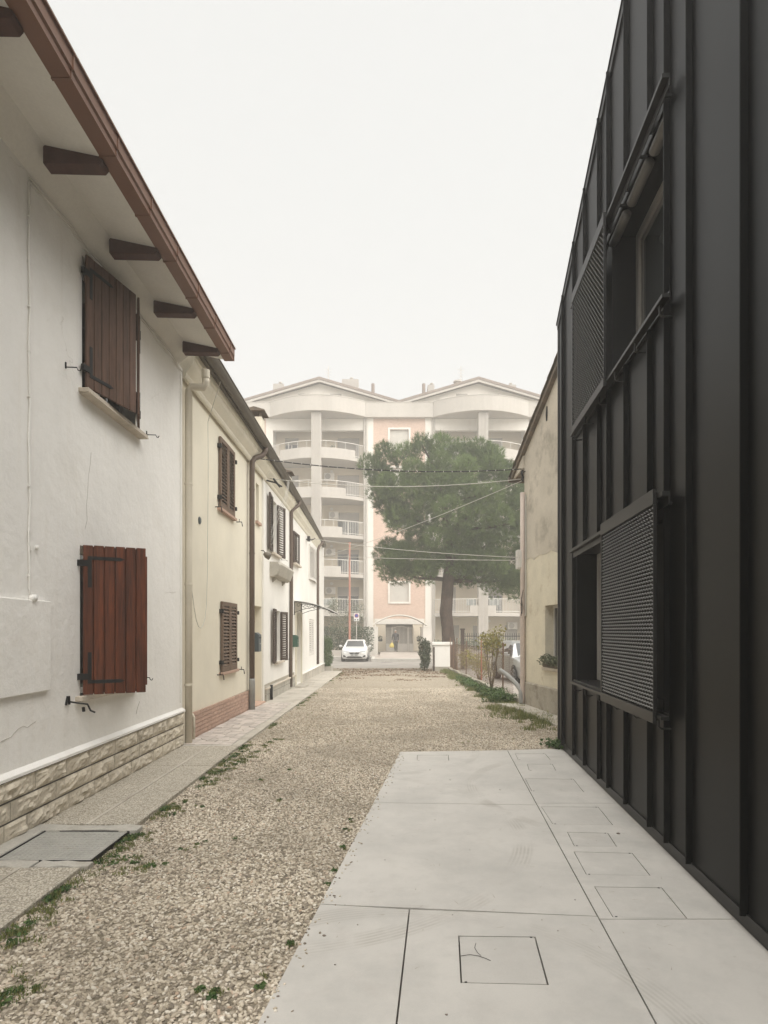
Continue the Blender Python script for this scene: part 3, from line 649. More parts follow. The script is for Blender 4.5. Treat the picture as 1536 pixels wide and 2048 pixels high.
# raised plaster patch, holes, conduit, wires
q = MB(Lm); q.box(-.01, .034, 2.6, Ly(95), zz(1380, Ly(95)), zz(1203, Ly(95))); q.build('plaster_panel', white_plaster, A, bevel=.006)
yc = Ly(56)
pts = [(.012, yc + .012*math.sin(k*2.1), 5.50 - k*.27) for k in range(13)] + [(.012, yc, 2.06), (.014, yc+.02, 1.99), (.02, yc+.05, 1.985)]
cd = MB(Lm).tube(pts, .008, 6).build('conduit', white_plaster, A, smooth=True)
for k in range(9): MB(Lm).box(0, .021, yc-.013, yc+.014, 5.2-k*.38, 5.212-k*.38).build('conduit_clip', white_plaster, cd)
MB(Lm).tube([(.0, yc+.03, 1.98),(.05, yc+.03, 1.98)], .03, 8).build('conduit_elbow', white_plaster, A, smooth=True)
for k, dz in enumerate((.0, .035)):
    pts = [(.012, yc, 5.50+dz)] + [(.02 + .012*math.sin(i*1.7+k), yc + .25 + i*.38, 5.52 + dz*(1+i%2) - .055*math.exp(-((i-.3)/.7)**2)*k + .012*math.sin(i*2.3+k)) for i in range(9)] + [(.015, 8.8, 5.5)]
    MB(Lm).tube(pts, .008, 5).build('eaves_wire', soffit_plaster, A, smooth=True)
MB(Lm).tube([(0, Ly(72), zz(1095, Ly(72))), (.03, Ly(72), zz(1095, Ly(72)))], .016, 8).build('wall_plug', white_plaster, A)
MB(Lm).box(0, .014, Ly(58), Ly(62), zz(1101, Ly(60)), zz(1090, Ly(60))).build('wall_plug', white_plaster, A)
MB(Lm).tube([(.012, 8.76 + .006*math.sin(k*3), 5.45 - k*.3) for k in range(17)], .006, 5).build('corner_wire', white_plaster, A)
# jagged hairline cracks in the plaster, laid on as thin darker strips
crk = mat('crack_line', (.42,.385,.335), .95, .1, 5, 0, 0, 0)
def crack(pts, w=.004):
    q = MB(Lm); L_ = [Vector((.0015, Ly(u), zz(v, Ly(u)))) for u, v in pts]
    for a, b in zip(L_[:-1], L_[1:]): q.bar(a, b, w * rng.uniform(.5, 1.3), .002)
    return q.build('crack', crk, A)
crack([(0,1484),(12,1478),(22,1474),(28,1466),(36,1458),(46,1452),(55,1455),(62,1449),(71,1443)], .005)
crack([(182,905),(180,930),(177,950),(175,985),(173,1010),(174,1040),(170,1058)], .0018)
crack([(272,1428),(274,1418),(279,1403)], .007)
crack([(330,1186),(338,1184),(345,1186),(352,1184)], .003)
# rock-faced stone plinth, three courses of individual stones over a ledge
MB(Lm).prism([(0,SA,.50),(.045,SA,.51),(.045,SA,.535),(0,SA,.57)], (0,EA-SA,0)).build('plinth_ledge', white_plaster, A)
MB(Lm).box(-.02, .018, SA, EA, -.1, .505).build('plinth_bed', mortar_dark, A)
def rock(parent, s0, s1, z0, z1, m, bulge, mp=Lm, n=(7, 4)):
    ns = max(4, int(n[0]*(s1-s0)/.5)); nz = n[1]; q = MB(mp); off = rng.uniform(0, 99)
    def fn(i, j):
        ed = min(i, 1-i, .5) * 2; ez = min(j, 1-j)*2
        ff = min(1, ed*3.2) * min(1, ez*2.6)
        nz_ = noise.noise((s0*3 + i*(s1-s0)*11, j*1.7, off)) + .75*abs(noise.noise((s0*3 + i*(s1-s0)*24, j*3.6, off+7)))*2 - .5 + .35*noise.noise((i*(s1-s0)*55, j*8, off+3))
        return (.022 + ff * bulge * max(.15, .55 + .75*nz_), s0 + i*(s1-s0), z0 + j*(z1-z0))
    q.sheet(fn, ns, nz); b = len(q.v)
    q.poly([(.0,s0,z0),(.0,s1,z0),(.022,s1,z0),(.022,s0,z0)]); q.poly([(.0,s0,z1),(.022,s0,z1),(.022,s1,z1),(.0,s1,z1)])
    q.poly([(0,s0,z0),(.022,s0,z0),(.022,s0,z1),(0,s0,z1)]); q.poly([(0,s1,z0),(0,s1,z1),(.022,s1,z1),(.022,s1,z0)])
    return q.build('stone', m, parent)
for k, (z0, z1) in enumerate(((.02,.162),(.178,.328),(.344,.495))):
    s = 8.865; 
    while s > SA + .3:
        w = rng.choice((.34,.42,.5,.58,.3,.66)); a = max(SA, s-w); rock(A, a+.004, s-.004, z0, z1, stone_mat, .036, n=(13, 6)); s = a
# ------------------------------------------------------------------ eaves cornice shared shape for the lower row
def cornice(parent, s0, s1, m, d0=0, o_in=0.0):
    def zt(s): return 5.86 - .0075*(s-9) - max(0, s-17.3)*.006 + d0
    prof = [(0,-.42),(.03,-.40),(.05,-.36),(.05,-.33),(.09,-.28),(.145,-.21),(.16,-.17),(.16,-.14),(.185,-.11),(.19,-.02),(-.3,-.02)]
    k = lambda s: 1 if s < 18 else max(.5, 1 - (s-18)*.055)
    n = max(1, int((s1-s0)/2)); rings = []
    for i in range(n+1):
        s = s0 + (s1-s0)*i/n; rings.append([((o-o_in)*k(s)+o_in if o > 0 else o, s, zt(s)+z) for o, z in prof])
    return MB(Lm).loft(rings).build('cornice', m, parent)
def gpoint(s):
    """centre line of the half-round gutter of the lower row"""
    xs = [(8.85,-2.645,5.90),(13,-2.64,5.875),(17.3,-2.655,5.83),(22,-2.69,5.77),(26,-2.735,5.68),(27.6,-2.76,5.64)]
    for a, b in zip(xs[:-1], xs[1:]):
        if s <= b[0]: t = (s-a[0])/(b[0]-a[0]); return Vector((a[1]+(b[1]-a[1])*t, s, a[2]+(b[2]-a[2])*t))
    return Vector((xs[-1][1], s, xs[-1][2]))
def half_gutter(parent, s0, s1, m):
    q = MB(); n = max(2, int((s1-s0)/1.2)); rings = []
    for i in range(n+1):
        c = gpoint(s0 + (s1-s0)*i/n); r = .092
        ring = [(c.x + r*math.cos(a), c.y, c.z + r*math.sin(a)) for a in [math.pi + math.pi*k/9 for k in range(10)]]
        ring += [(c.x + r + .014, c.y, c.z + .002), (c.x + r + .014, c.y, c.z + .016), (c.x + r - .006, c.y, c.z + .016)]
        ring += [(c.x + (r-.008)*math.cos(a), c.y, c.z + (r-.008)*math.sin(a)) for a in [2*math.pi - math.pi*k/9 for k in range(10)]]
        rings.append(ring)
    q.loft(rings); o = q.build('gutter', m, parent, smooth=False)
    q = MB(); n = max(2, int((s1-s0)/.62)); 
    for i in range(n):                                             # tile tails over the cornice, uneven
        s = s0 + (s1-s0)*(i+.5)/n; c = gpoint(s); hw_ = (s1-s0)/n/2
        x0 = LX(s) - .1; dx = rng.uniform(-.02,.02)
        q.obox((x0, s-hw_, c.z+.13), (c.x - .02 + dx - x0, 0, -.11), (0, 2*hw_-.004, 0), (.005, 0, .035))
    q.build('eaves_tiles', tile_mat, parent)
    n = max(2, int((s1-s0)/2)); MB().loft([[(LX(s)+.15, s, gpoint(s).z-.055), (gpoint(s).x-.06, s, gpoint(s).z-.10), (gpoint(s).x-.06, s, gpoint(s).z-.02), (LX(s)+.15, s, gpoint(s).z+.03)] for s in [s0+(s1-s0)*i/n for i in range(n+1)]]).build('eaves_board', grey_brown_metal, parent)
    return o
def row_roof(parent, s0, s1, m):
    c0, c1 = gpoint(s0), gpoint(s1)
    MB().add([(c0.x-.05,s0,c0.z+.06),(c1.x-.05,s1,c1.z+.06),(LX(s1)-3.2,s1,c1.z+1.05),(LX(s0)-3.2,s0,c0.z+1.05),(LX(s0)-6.6,s0,c0.z+.1),(LX(s1)-6.6,s1,c1.z+.1),
              (c0.x-.05,s0,c0.z+.02),(c1.x-.05,s1,c1.z+.02),(LX(s1)-3.2,s1,c1.z+.95),(LX(s0)-3.2,s0,c0.z+.95),(LX(s0)-6.6,s0,c0.z+.0),(LX(s1)-6.6,s1,c1.z+.0)],
             [(0,1,2,3),(3,2,5,4),(6,9,8,7),(9,10,11,8),(0,6,7,1),(0,3,9,6),(3,4,10,9),(1,7,8,2),(2,8,11,5)]).build('roof', m, parent)
def chimney(parent, s, o, zb, zt_, w=.32, m=None, cap=None):
    q = MB(Lm).box(o-w/2, o+w/2, s-w/2, s+w/2, zb, zt_-.18); c = q.build('chimney', m or cream_trim, parent)
    k = MB(Lm)
    for a in (-1, 1):
        for b in (-1, 1): k.box(o+a*w*.4-.03, o+a*w*.4+.03, s+b*w*.4-.03, s+b*w*.4+.03, zt_-.18, zt_-.05)
    k.prism([(o-w*.75,s-w*.8,zt_-.05),(o,s-w*.8,zt_+.02),(o+w*.75,s-w*.8,zt_-.05),(o+w*.75,s-w*.8,zt_-.07),(o-w*.75,s-w*.8,zt_-.07)], (0, w*1.6, 0)); k.build('chimney_cap', tile_mat, c)
# ------------------------------------------------------------------ cream house
B = thing('house', Lm(-2, 11, 0), 'cream plastered house with brown louvred shutters and a brick plinth', 'house')
B0, B1 = 8.885, 14.6
hb1 = (10.90, 11.88, 3.94, 5.22); hb0 = (11.02, 12.05, .94, 2.23); hn = (Ly(515.5), Ly(521.5), zz(1043, 14.05), zz(966, 14.05)); hd = (Ly(508.5), Ly(527)-.03, g(14)+.04, zz(1211, 13.9))
LB = lambda o, s, z: Lm(o-.045, s, z)
MB(LB).wall(B0, B1, -.3, 5.86, [hb1, hb0, hn, hd], .28, .34).build('wall', cream_plaster, B)
MB(Lm).box(-6.2, -.385, B0, B1, -.3, 5.8).build('back_wall', cream_plaster, B)
cornice(B, B0, B1, cream_trim); half_gutter(B, 8.86, 14.6, grey_brown_metal); row_roof(B, 8.86, 14.6, roof_brown)
for hh in (hb1, hb0): window(B, *hh, .2); sill(B, hh[0]-.08, hh[1]+.08, hh[2], .03, .05, mat('sill_brick', (.46,.31,.235), .85))
for hh in (hb1, hb0):
    m_ = (hh[0]+hh[1])/2
    louvre_leaf(B, (-.015, hh[0]-.02), (-.01, m_-.003), hh[2]+.005, hh[3]+.015, louvre_paint); louvre_leaf(B, (-.015, hh[1]+.02), (-.01, m_+.003), hh[2]+.005, hh[3]+.015, louvre_paint, out=-1)
    for s in (hh[0]-.05, hh[1]+.05):
        for z in (hh[2]+.15, hh[3]-.2): MB(Lm).box(-.045, .03, s-.025, s+.025, z, z+.07).build('hinge', iron, B)
    for s in (hh[0]-.22, hh[1]+.28): MB(Lm).tube([(-.04,s,hh[2]-.03),(.07,s,hh[2]-.03),(.085,s,hh[2]-.12)], .010, 6).tube([(.02,s,hh[2]-.03),(.02,s,hh[2]+.03)], .007, 5).build('shutter_hook', iron, B)
MB(LB).box(-.27, -.25, hn[0], hn[1], hn[2], hn[3]).build('niche_pane', cream_trim, B); MB(LB).box(-.2, .06, hn[0]-.06, hn[1]+.06, hn[2]-.06, hn[2]).build('window_sill', mat('sill_brick', (.46,.31,.235)), B)
dr = MB(LB).box(-.29, -.24, hd[0], hd[1], hd[2], hd[3]).build('door', cream_trim, B)
for k in range(2): MB(LB).box(-.24, -.225, hd[0]+.12, hd[1]-.12, hd[2]+.25+k*1.0, hd[2]+1.05+k*.95).build('door_panel', cream_trim, dr, bevel=.01)
MB(LB).tube([(-.24,hd[0]+.1,hd[2]+1.05),(-.17,hd[0]+.1,hd[2]+1.05),(-.17,hd[0]+.2,hd[2]+1.05)], .012, 6).build('handle', iron, dr)
MB(Lm).box(-.3, .06, hd[0]-.02, hd[1]+.0, g(14)-.1, g(14)+.05).build('threshold', brick_mat, B)
MB(LB).tube([(-.02, Ly(404), zz(1041, Ly(404))), (.012, Ly(404), zz(1041, Ly(404)))], .062, 16).tube([(.0, Ly(404), zz(1041, Ly(404))), (.022, Ly(404), zz(1041, Ly(404)))], .046, 16).build('wall_vent', mail_grey, B)
# brick plinth: six courses of single bricks
br = MB(Lm); br.box(0, .030, -.118, .118, 0, .058); bme, _ = MB().box(-.014, .014, -.118, .118, 0, .058).mesh('brick', brick_mat, center=Vector((0,0,0)))
MB(LB).box(-.01, .006, 9.2, hd[0]-.02, -.15, .41).build('plinth_bed', mortar, B)
for c in range(7):
    s = 9.25 + (.125 if c % 2 else 0)
    while s < hd[0]-.16:
        link_mesh(bme, 'brick', Lm(-.024, s+.12, .365 - c*.066 + g(s)*.75), B, (0, 0, -.0083)); s += .248
# pipes
pipe(B, [(.30, 9.02, 5.52), (.30, 9.02, 5.42), (.27, 9.01, 5.36), (.10, 8.98, 5.35), (.055, 8.98, 5.30), (.055, 8.98, 3), (.055, 8.98, .0)], .055, pipe_cream, brackets=[(.055, 8.98, z) for z in (.9, 2.4, 3.9)])
MB(Lm).tube([(.30,9.02,5.62),(.30,9.02,5.50)], .062, 12).build('pipe_outlet', pipe_cream, B)
sB = Ly(499)
pipe(B, [(.30, sB+.25, 5.80), (.29, sB+.25, 5.70), (.24, sB+.2, 5.60), (.10, sB+.06, 5.50), (.06, sB, 5.40), (.055, sB, 5.2), (.055, sB, 2.8), (.055, sB, .62)], .058, pipe_brown, brackets=[(.055, sB, z) for z in (1.9, 3.4, 4.8)])
pipe(B, [(.055, sB, .66), (.055, sB, .60), (.055, sB, -.02)], .068, pipe_grey, 'downpipe_shoe')
pipe(B, [(.0, Ly(384), .42), (.03, Ly(384), .36), (.03, Ly(384), .02)], .02, pipe_cream, 'gas_pipe')
chimney(B, 13.7, .02, 5.8, 6.72); 
# loose wire hanging in a loop on the cream wall
pts = [(.45, Ly(428)-1.2, 5.55)] + [(.02, 10.05 + .02*math.sin(k), 5.2 - k*.5) for k in range(6)] + [(.02, 10.0, 2.4), (.02, 9.97, 2.12), (.02, 9.9, 1.92), (.02, 9.8, 1.80), (.02, 9.68, 1.745), (.02, 9.56, 1.77), (.02, 9.45, 1.87), (.02, 9.35, 2.05), (.02, 9.25, 2.3), (.02, 9.17, 2.6), (.02, 9.1, 2.95)]
MB(Lm).tube(pts, .0055, 5).build('loose_cable', cable_white, label='thin loose cable hanging in a long loop on the cream wall', cat='cable')
# ------------------------------------------------------------------ middle white house
C = thing('house', Lm(-2, 16.5, -.2), 'white plastered middle house with dark louvred shutters folded open', 'house')
C0, C1 = 14.6, 18.42
hc1 = (Ly(543), Ly(553), 3.75, 5.15); hc0 = (Ly(550), Ly(560), .88, 2.25)
MB(Lm).wall(C0+.002, C1, -.3, 5.82, [hc1, hc0], .26, .34).build('wall', white_wall2, C); MB(Lm).box(-6.2, -.345, C0+.01, C1, -.3, 5.75).build('back_wall', white_wall2, C)
cornice(C, C0, C1, cream_trim, -.01); half_gutter(C, 14.6, 18.42, grey_brown_metal); row_roof(C, 14.6, 18.42, roof_brown)
for hh in (hc1, hc0): window(C, *hh, .2); sill(C, hh[0]-.1, hh[1]+.25, hh[2], .10, .06)
louvre_leaf(C, (.03, hc1[0]), (.08, Ly(533)), 3.76, 5.17, louvre_dark, out=-1); louvre_leaf(C, (.03, hc1[1]), (.14, Ly(560)), 3.72, 5.12, louvre_dark)
louvre_leaf(C, (.03, hc0[0]), (.08, Ly(541)), .86, 2.28, louvre_dark, out=-1); louvre_leaf(C, (.03, hc0[1]), (.12, Ly(566.5)), .86, 2.24, louvre_dark)
holdback(C, Ly(563), 3.72, .14); holdback(C, Ly(569), .86, .16)
sC = Ly(579)
pipe(C, [(.27, sC+.25, 5.72), (.26, sC+.22, 5.62), (.12, sC+.06, 5.46), (.06, sC, 5.35), (.06, sC, 3), (.06, sC-.1, .75), (.06, sC-.12, .0)], .052, pipe_brown, brackets=[(.06, sC, z) for z in (4.6, 2.2)] + [(.06, sC-.1, .85)])
MB(Lm).box(-.01, .01, C0+.12, 19.3, -.3, .38).build('plinth_bed', mortar, C)
for c in range(3):
    s = C0 + .14
    while s < 19.2:
        w = rng.choice((.38,.44,.5)); e_ = min(19.25, s+w); q = MB(Lm).box(0, .05, s+.006, e_-.006, .385-(c+1)*.19+.005+g(s), .385-c*.19-.005+g(s)); q.build('block', stone_grey, C, bevel=.01); s = e_
MB(Lm).box(0, .075, C0+.12, 19.28, .255, .30).build('plinth_cap', sill_stone, C, bevel=.008)
pipe(C, [(.09, Ly(536), .34), (.09, Ly(536), -.03)], .035, iron, 'gas_pipe')
chimney(C, 18.0, -.05, 5.75, 6.48)
# ------------------------------------------------------------------ far white house
D = thing('house', Lm(-2, 23, -.25), 'far white house at the end of the row with an iron door canopy', 'house')
D0, D1 = 18.42, 28.2
hd1 = (Ly(585.5), Ly(594), 3.9, 4.85); hd2 = (Ly(618), Ly(631), 3.70, 5.0); hd0 = (Ly(618.5), Ly(628), .75, 2.15); hdd = (Ly(591), Ly(601), g(20)+.05, 2.3)
MB(Lm).wall(D0+.002, D1, -.4, 5.70, [hd1, hd2, hd0, hdd], .22, .34).build('wall', white_wall2, D); MB(Lm).box(-6.2, -.345, D0+.01, D1, -.4, 5.6).build('back_wall', white_wall2, D)
cornice(D, D0, 26.4, cream_trim, -.05); half_gutter(D, 18.42, 27.7, grey_brown_metal); row_roof(D, 18.42, 27.7, roof_brown)
MB(Lm).prism([(0,D1-.34,5.6),(-3.1,D1-.34,6.6),(-6.2,D1-.34,5.6)], (0,.33,0)).build('gable', white_wall2, D)
louvre_leaf(D, (.03, hd1[0]-.04), (.07, hd1[1]+.04), 3.88, 4.88, louvre_dark); sill(D, hd1[0], hd1[1]+.3, 3.88, .12, .06)
m_ = (hd2[0]+hd2[1])/2; louvre_leaf(D, (.02, hd2[0]-.1), (.10, m_), 3.68, 5.02, louvre_white); louvre_leaf(D, (.02, hd2[1]+.1), (.10, m_+.02), 3.68, 5.02, louvre_white, out=-1)
m_ = (hd0[0]+hd0[1])/2; louvre_leaf(D, (-.03, hd0[0]), (-.03, m_), .76, 2.14, louvre_white, n=17); louvre_leaf(D, (-.03, hd0[1]), (-.03, m_+.005), .76, 2.14, louvre_white, out=-1, n=17)
dr = MB(Lm).box(-.2, -.15, hdd[0], hdd[1], hdd[2], hdd[3]).build('door', cream_trim, D); MB(Lm).box(-.15, -.13, hdd[0]+.15, hdd[1]-.15, hdd[2]+.3, hdd[2]+1.9).build('door_panel', ap_shutter, dr)
MB(Lm).box(0, .05, hdd[0]-.1, hdd[0]-.02, g(20), 2.35).box(0, .05, hdd[1]+.02, hdd[1]+.12, g(20), 2.35).build('door_casing', cream_trim, D)
MB(Lm).box(.0, .03, hdd[1]+.15, D1, -.5, .18).build('plinth', path_conc, D); MB(Lm).box(.0, .055, hdd[1]+.15, D1, .18, .215).build('plinth_cap', white_wall2, D)
sD = Ly(633.5)
pipe(D, [(.13, sD+.8, 5.62), (.13, sD+.75, 5.5), (.08, sD+.2, 5.3), (.05, sD, 5.1), (.05, sD, 3), (.05, sD, .3)], .055, pipe_brown, brackets=[(.05, sD, z) for z in (4, 2, .6)])
# door canopy: two scrolled iron brackets under a curved pane
cn = thing('door_canopy', Lm(0, 20, 2.3), 'curved door canopy on scrolled iron brackets at the far white house', 'canopy')
def carc(t): return (1.30*t, 2.66 - .36*t**1.9)
MB(Lm).loft([[(carc(t/12)[0], 19.25, carc(t/12)[1]), (carc(t/12)[0], 20.95, carc(t/12)[1]), (carc(t/12)[0], 20.95, carc(t/12)[1]+.012), (carc(t/12)[0], 19.25, carc(t/12)[1]+.012)] for t in range(13)]).build('curved_pane', mat('milky_pane', (.62,.62,.6), .2, .05), cn)
for s in (19.32, 20.88):
    q = MB(Lm); q.tube([(carc(t/12)[0]*.98, s, carc(t/12)[1]-.02) for t in range(13)], .014, 6).tube([(.01, s, 2.64), (.01, s, 2.22)], .016, 6).tube([(.02, s, 2.30), (.3, s, 2.40), (.7, s, 2.48), (.95, s, 2.44)], .010, 6)
    for k in range(5):
        cx_, cz_ = .14 + k*.16, 2.53 - k*.012; rr_ = .07 - k*.006
        q.tube([(cx_ + rr_*(1-.06*a)*math.cos(a*.6), s, cz_ + rr_*(1-.06*a)*math.sin(a*.6)) for a in range(13)], .007, 5)
    q.build('scroll_bracket', iron, cn, smooth=True)
# mail boxes, entry phone, planter, lamp
def mailbox(s, o, z0, z1, w, m, lab):
    t = thing('mailbox', Lm(o, s, z0), lab, 'mailbox'); d = .16
    MB(Lm).prism([(o, s, z0), (o+d, s, z0), (o+d, s, z1-.05), (o+d*.6, s, z1), (o, s, z1)], (0, w, 0)).build('box', m, t, bevel=.006)
    MB(Lm).box(o+d, o+d+.006, s+.03, s+w-.03, z1-.13, z1-.10).build('slot', iron, t); MB(Lm).tube([(o+d, s+w/2, z1-.25), (o+d+.012, s+w/2, z1-.25)], .012, 8).build('lock', plastic_white, t)
    return t
mailbox(Ly(503), .0, zz(1303, 13.5), zz(1265, 13.5), .28, mail_grey, 'dark grey mailbox mounted beside the cream house door')
mailbox(Ly(585), .0, zz(1294, 19), zz(1270, 19), .26, mail_green, 'green mailbox hanging on the white wall under the iron canopy')
t = thing('entry_phone', Lm(0, Ly(509.5), zz(1318, 13.7)), 'small entry phone panel below the dark grey mailbox', 'entry phone')
MB(LB).box(-.22, -.12, Ly(510)+.05, Ly(510)+.2, zz(1318, 13.7), zz(1303, 13.7)).build('housing', cream_trim, t); MB(LB).box(-.12, -.115, Ly(510)+.08, Ly(510)+.17, zz(1315, 13.7), zz(1307, 13.7)).build('speaker_plate', iron, t)
pl_ = thing('stone_trough', Lm(0, 16.3, 3.2), 'weathered stone trough bracketed on the white wall below the upper window', 'trough')
q = MB(Lm); 
def trough(o0, s0, k): return [(0, s0, 3.10), (.10*k, s0, 3.10), (.20*k, s0, 3.14), (.30*k, s0, 3.40), (.26*k, s0, 3.48), (0, s0, 3.48)]
q.loft([trough(0, 15.35, .8), trough(0, 15.5, 1), trough(0, 16.3, 1.02), trough(0, 17.4, 1), trough(0, 17.55, .8)]); q.build('basin', stone_grey, pl_, bevel=.01)
q = MB(Lm)
for s in (15.7, 17.1): q.prism([(0,s,3.10),(.12,s,3.10),(0,s,2.98)], (0,.1,0))
q.build('corbel', stone_grey, pl_)
lm_ = thing('wall_lamp', Lm(0, Ly(521), zz(1110, 14.3)), 'small wire caged wall lamp on the cream wall beside the stone trough', 'lamp')
MB(Lm).tube([(0, 14.32, 3.62), (.06, 14.32, 3.62), (.10, 14.34, 3.56)], .012, 6).build('arm', iron, lm_); MB(Lm).tube([(.06,14.34,3.56),(.12,14.36,3.52),(.2,14.4,3.48)], [.03,.075,.085], 10).build('shade', grey_brown_metal, lm_, smooth=True)
# ------------------------------------------------------------------ black standing-seam building
K = thing('black_building', Bm(-2, 4, 0), 'black standing-seam metal building with sliding mesh shutters', 'building')
KE = 8.86; RIDGE = .8
def kt(s): return 6.22 + .427*(8.94 - s) if s >= RIDGE else 6.22 + .427*(8.94 - RIDGE) - .427*(RIDGE - s)
seams = [8.43, 7.73, 7.14, 6.49, 6.12, 5.54, 4.90, 4.53, 4.12, 3.37, 2.62, 1.87, 1.12, .37, -.38, -1.13, -1.88, -2.63, -3.4]
W0, W1 = 4.55, 7.71; ZL = (1.08, 2.68); ZU = (4.18, 5.74)
def panel(a, b, z0, top=None):
    q = MB(Bm); bow = rng.uniform(-.0035, .0045); ph = rng.uniform(0, 50)
    t0 = kt(a) if top is None else top; t1 = kt(b) if top is None else top
    nz_ = max(2, int((max(t0, t1)-z0)/.28))
    def fn(i, j):                                           # thin sheet: a little oil-canning between the seams
        s = a+.004 + (b-a-.008)*i; top_ = t0 + (t1-t0)*i; ed = 4*i*(1-i)*min(1, 4*j, 4*(1-j))
        return (ed*(bow*(1 + .6*math.sin(5*j+ph)) + .0022*noise.noise((ph, j*(max(t0,t1)-z0)*1.3, i*2))), s, z0 + (top_-z0)*j)
    q.sheet(fn, 6, nz_); q.poly([(-.02, a+.004, z0), (-.02, a+.004, t0), (-.02, b-.004, t1), (-.02, b-.004, z0)])
    q.build('panel', black_seam, K, smooth=True)
def seam(s, z0, z1):
    MB(Bm).prism([(-.005, s-.007, z0), (.042, s-.007, z0), (.045, s-.003, z0), (.045, s+.003, z0), (.042, s+.007, z0), (-.005, s+.007, z0)], (0, 0, z1-z0)).build('standing_seam', black_seam, K)
edges_ = [KE] + seams
for b, a in zip(edges_[:-1], edges_[1:]):
    if a >= W0 - .03 and b <= W1 + .03:
        panel(a, b, .11, ZL[0]-.01); panel(a, b, ZL[1]+.01, ZU[0]-.01); panel(a, b, ZU[1]+.01)
    else: panel(a, b, .11)
for s in seams:
    if W0 < s < W1: seam(s, .10, ZL[0]-.02); seam(s, ZL[1]+.02, ZU[0]-.02); seam(s, ZU[1]+.02, kt(s)-.02)
    else: seam(s, .10, kt(s)-.02)
# core behind the cladding, recesses, plinth, verge flashing, roof
core = MB(Bm); 
for (z0, z1) in ((0, ZL[0]-.02), (ZL[1]+.02, ZU[0]-.02)): core.box(-.32, -.021, -3.4, KE-.02, z0, z1)
for z0, z1 in ((ZL[0]-.02, ZL[1]+.02), (ZU[0]-.02, ZU[1]+.02)): core.box(-.32, -.021, -3.4, W0, z0, z1).box(-.32, -.021, W1, KE-.02, z0, z1)
core.box(-5.5, -.45, -3.4, KE-.02, 0, 6.0); core.prism([(-.021, KE-.03, ZU[1]+.02), (-.021, KE-.03, kt(KE)-.05), (-.021, RIDGE, kt(RIDGE)-.05), (-.021, -3.4, kt(-3.4)-.05), (-.021, -3.4, ZU[1]+.02)], (-5.4, 0, 0))
core.build('wall_core', black_seam, K)
for z0, z1 in (ZL, ZU):
    q = MB(Bm); q.box(-.30, .03, W0, W1, z0-.02, z0-.006).box(-.30, -.01, W0, W1, z1+.006, z1+.02).box(-.30, -.005, W1, W1+.015, z0, z1).box(-.30, -.005, W0-.015, W0, z0, z1); q.build('reveal_lining', black_trim, K)
MB(Bm).box(-.40, -.035, -3.4, KE-.03, .0, .11).box(-.03, -.012, -3.4, KE-.02, .004, .108).build('plinth', black_trim, K)
MB(Bm).box(-.02, .012, -3.4, KE, .095, .112).build('drip_edge', black_trim, K)
q = MB(Bm); q.prism([(-.03, KE, kt(KE)-.11), (-.03, KE+.03, kt(KE+.03)), (-.03, RIDGE, kt(RIDGE)+.01), (-.03, RIDGE, kt(RIDGE)-.10)], (.05, 0, 0)).prism([(-.03, -3.4, kt(-3.4)-.10), (-.03, -3.4, kt(-3.4)+.01), (-.03, RIDGE-.001, kt(RIDGE)+.01), (-.03, RIDGE-.001, kt(RIDGE)-.10)], (.05,0,0)); q.build('verge_flashing', black_trim, K)
MB(Bm).box(-.02, .014, KE-.05, KE+.012, .10, kt(KE)-.10).build('corner_flashing', black_trim, K)
MB(Bm).prism([(.03, KE+.05, kt(KE)+.0), (.03, RIDGE, kt(RIDGE)+.03), (.03, -3.4, kt(-3.4)+.03), (.03, -3.4, kt(-3.4)+.012), (.03, RIDGE, kt(RIDGE)+.012), (.03, KE+.05, kt(KE)-.02)], (-5.6, 0, 0)).build('roof', black_seam, K)
# windows in the recess
def kwindow(a, b, z0, z1, dep=.26):
    q = MB(Bm); t_ = .09
    q.box(-dep-.06, -dep, a, a+t_, z0, z1).box(-dep-.06, -dep, b-t_, b, z0, z1).box(-dep-.06, -dep, a+t_, b-t_, z0, z0+t_).box(-dep-.06, -dep, a+t_, b-t_, z1-t_, z1)
    o = q.build('window', taupe_light, K, bevel=.006)
    q = MB(Bm); c = a + t_; d = b - t_; q.box(-dep-.05, -dep-.025, c, c+.06, z0+t_, z1-t_).box(-dep-.05, -dep-.025, d-.06, d, z0+t_, z1-t_).box(-dep-.05, -dep-.025, c+.06, d-.06, z0+t_, z0+t_+.06).box(-dep-.05, -dep-.025, c+.06, d-.06, z1-t_-.06, z1-t_)
    q.build('sash', taupe_frame, o, bevel=.005); MB(Bm).box(-dep-.04, -dep-.034, c+.06, d-.06, z0+t_+.06, z1-t_-.06).build('pane', glass, o)
kwindow(6.16, W1, *ZL); kwindow(W0, 6.16, *ZU)
MB(Bm).box(-.31, -.27, W0, 6.15, *ZL).build('recess_panel', void_mat, K); MB(Bm).box(-.31, -.03, 6.17, W1, *ZU).build('recess_panel', black_trim, K)  # first panel coloured dark to stand for the shade of a deep opening
